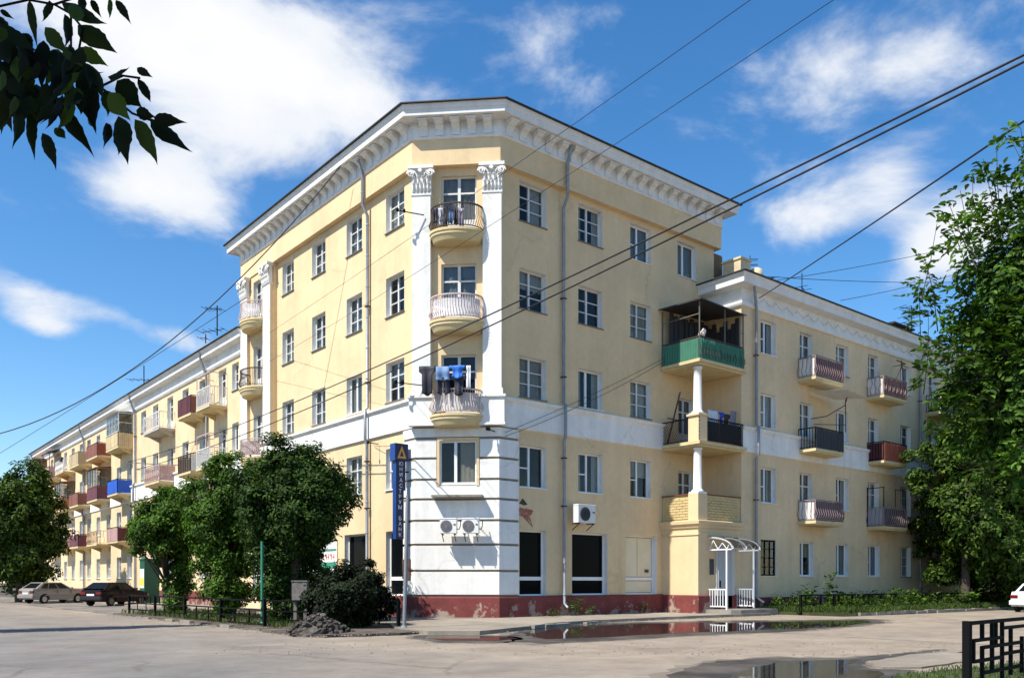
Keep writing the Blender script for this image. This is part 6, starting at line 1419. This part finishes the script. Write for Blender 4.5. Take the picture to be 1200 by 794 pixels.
for (xa, ya), (xb, yb) in zip(edge[:-1], edge[1:]):
    n_ = int(math.hypot(xb - xa, yb - ya) * 170); t_ = nrg.uniform(0, 1, n_); ex.append(np.column_stack([xa + (xb - xa) * t_ + nrg.normal(0, .09, n_), ya + (yb - ya) * t_ + nrg.normal(0, .09, n_)]))
grass('edge_grass', np.concatenate(ex), .08, .34, .09, GRASSM, .09)
k_ = np.repeat(np.arange(len(xy)), 5); hh = nrg.uniform(.25, .95, len(xy)) * (.7 + .3 * np.sin(xy[:, 0] * 3.1))
pw = np.column_stack([xy[k_] + nrg.normal(0, .09, (len(k_), 2)), .12 + hh[k_] * nrg.uniform(.1, 1, len(k_))]); aw = rand_dirs(len(k_)) + np.array([0, 0, .5])
o = link('tall_weeds', leaf_mesh('tall_weeds', pw, rand_dirs(len(k_)) + np.array([0, 0, .8]), nrg.uniform(.08, .2, len(k_)), LEAF_FAR, .42, aw)); o['kind'] = 'stuff'
def plant(label, x, y, z, h, r, n, ls, name='weed_plant', cat='weed', group='weeds and leafy plants', m=LEAF_HEDGE):
    T = thing(name, label, cat, (x, y, z), group); mb = MB(); P = []; 
    for k in range(max(3, n // 14)):
        a, q = rng.uniform(0, 6.28), rng.uniform(.2, 1) * r; tp = Vector((q * math.cos(a), q * math.sin(a), h * rng.uniform(.6, 1))); mb.tube([(0, 0, 0), (tp.x * .4, tp.y * .4, tp.z * .6), tuple(tp)], [.012, .009, .004], 4)
        for i in range(14): t = rng.uniform(.25, 1); P.append((tp.x * t + rng.uniform(-.12, .12) * r * 2, tp.y * t + rng.uniform(-.12, .12) * r * 2, tp.z * t))
    P = np.array(P); link('stems', mb.mesh('stems', GRASSM), T, world=False)
    N_ = rand_dirs(len(P)) * .6 + np.array([0, 0, 1]); al = P / (np.linalg.norm(P, axis=1, keepdims=True)) + rand_dirs(len(P)) * .7
    link('leaves', leaf_mesh('leaves', P, N_, ls * nrg.uniform(.6, 1.3, len(P)), m, .55, al), T, world=False)
plant('weed clump at the foot of the rain pipe on the shaded front', 5.75, -.45, .11, .75, .5, 110, .12)
plant('small weed tuft at the plinth right of the rain pipe weeds', 6.5, -.35, .11, .4, .3, 50, .10)
plant('weed tuft at the plinth under the boarded shop window', 9.9, -.35, .11, .5, .25, 50, .11)
plant('low weeds at the plinth beside the white corner', 4.6, -.35, .11, .3, .5, 60, .09)
plant('leafy weed at the foot of the rain pipe on the shaded wing', 16.0, -2.6, .13, .6, .4, 70, .13)
for i, (x, y, h, r, n, lb) in enumerate(((17.8, -3.0, 1.3, .5, 90, 'tall leafy weed near the second window of the shaded wing'), (19.4, -3.2, 2.0, .35, 80, 'tallest dark weed stalk below a wing window'), (23.5, -5.6, 1.0, .8, 140, 'broad leaved plant before the fence, left of the lawn trees'), (27.2, -6.1, 1.1, .8, 150, 'broad leaved plant before the fence, under the bushy lawn tree'), (31.0, -6.4, 1.5, 1.1, 240, 'large leafy shrub beside the white car'), (21.8, -2.9, .9, .7, 110, 'low leafy plant by the wall between two wing windows'), (24.6, -3.8, 1.0, .7, 120, 'pale leafy plant behind the lawn fence'), (33.5, -6.6, 1.6, 1.0, 220, 'leafy shrub touching the rear of the white car'))):
    plant(lb, x, y, .12, h, r, n, .22, 'leafy_plant', 'plant', 'leafy plants on the lawn', LEAF_NEAR)
def pebbles(name, n, gen, smin, smax, m):
    mb = MB(); r = random.Random(3)
    for _ in range(n):
        x, y, z = gen(r); s = r.uniform(smin, smax); k = 5; ring = [(x + s * math.cos(2 * math.pi * i / k + s * 50) * r.uniform(.7, 1.2), y + s * math.sin(2 * math.pi * i / k + s * 50) * r.uniform(.7, 1.2)) for i in range(k)]
        for i in range(k): a, b = ring[i], ring[(i + 1) % k]; mb.face([(a[0], a[1], z), (b[0], b[1], z), (x, y, z + s * .8)])
    o = link(name, mb.mesh(name, m)); o['kind'] = 'stuff'
def edge_gen(r):
    u = r.random()
    if u < .55: y = r.uniform(-5, 15); return (-7.3 + r.gauss(0, .35), y, .03)
    if u < .8: return (r.uniform(-7.2, -4), r.uniform(-5.3, -3.2), .05)
    if u > .9: q = gnd(r.uniform(250, 1150), r.uniform(753, 768)); return (q.x, q.y, .002)
    x = r.uniform(-3, 15); return (x, -3.9 + r.gauss(0, .4) - max(0, -x) * .8, .02)
pebbles('gravel', 2400, edge_gen, .010, .04, mat('pale_rubble', (.19, .165, .14), .95, .3, 8))
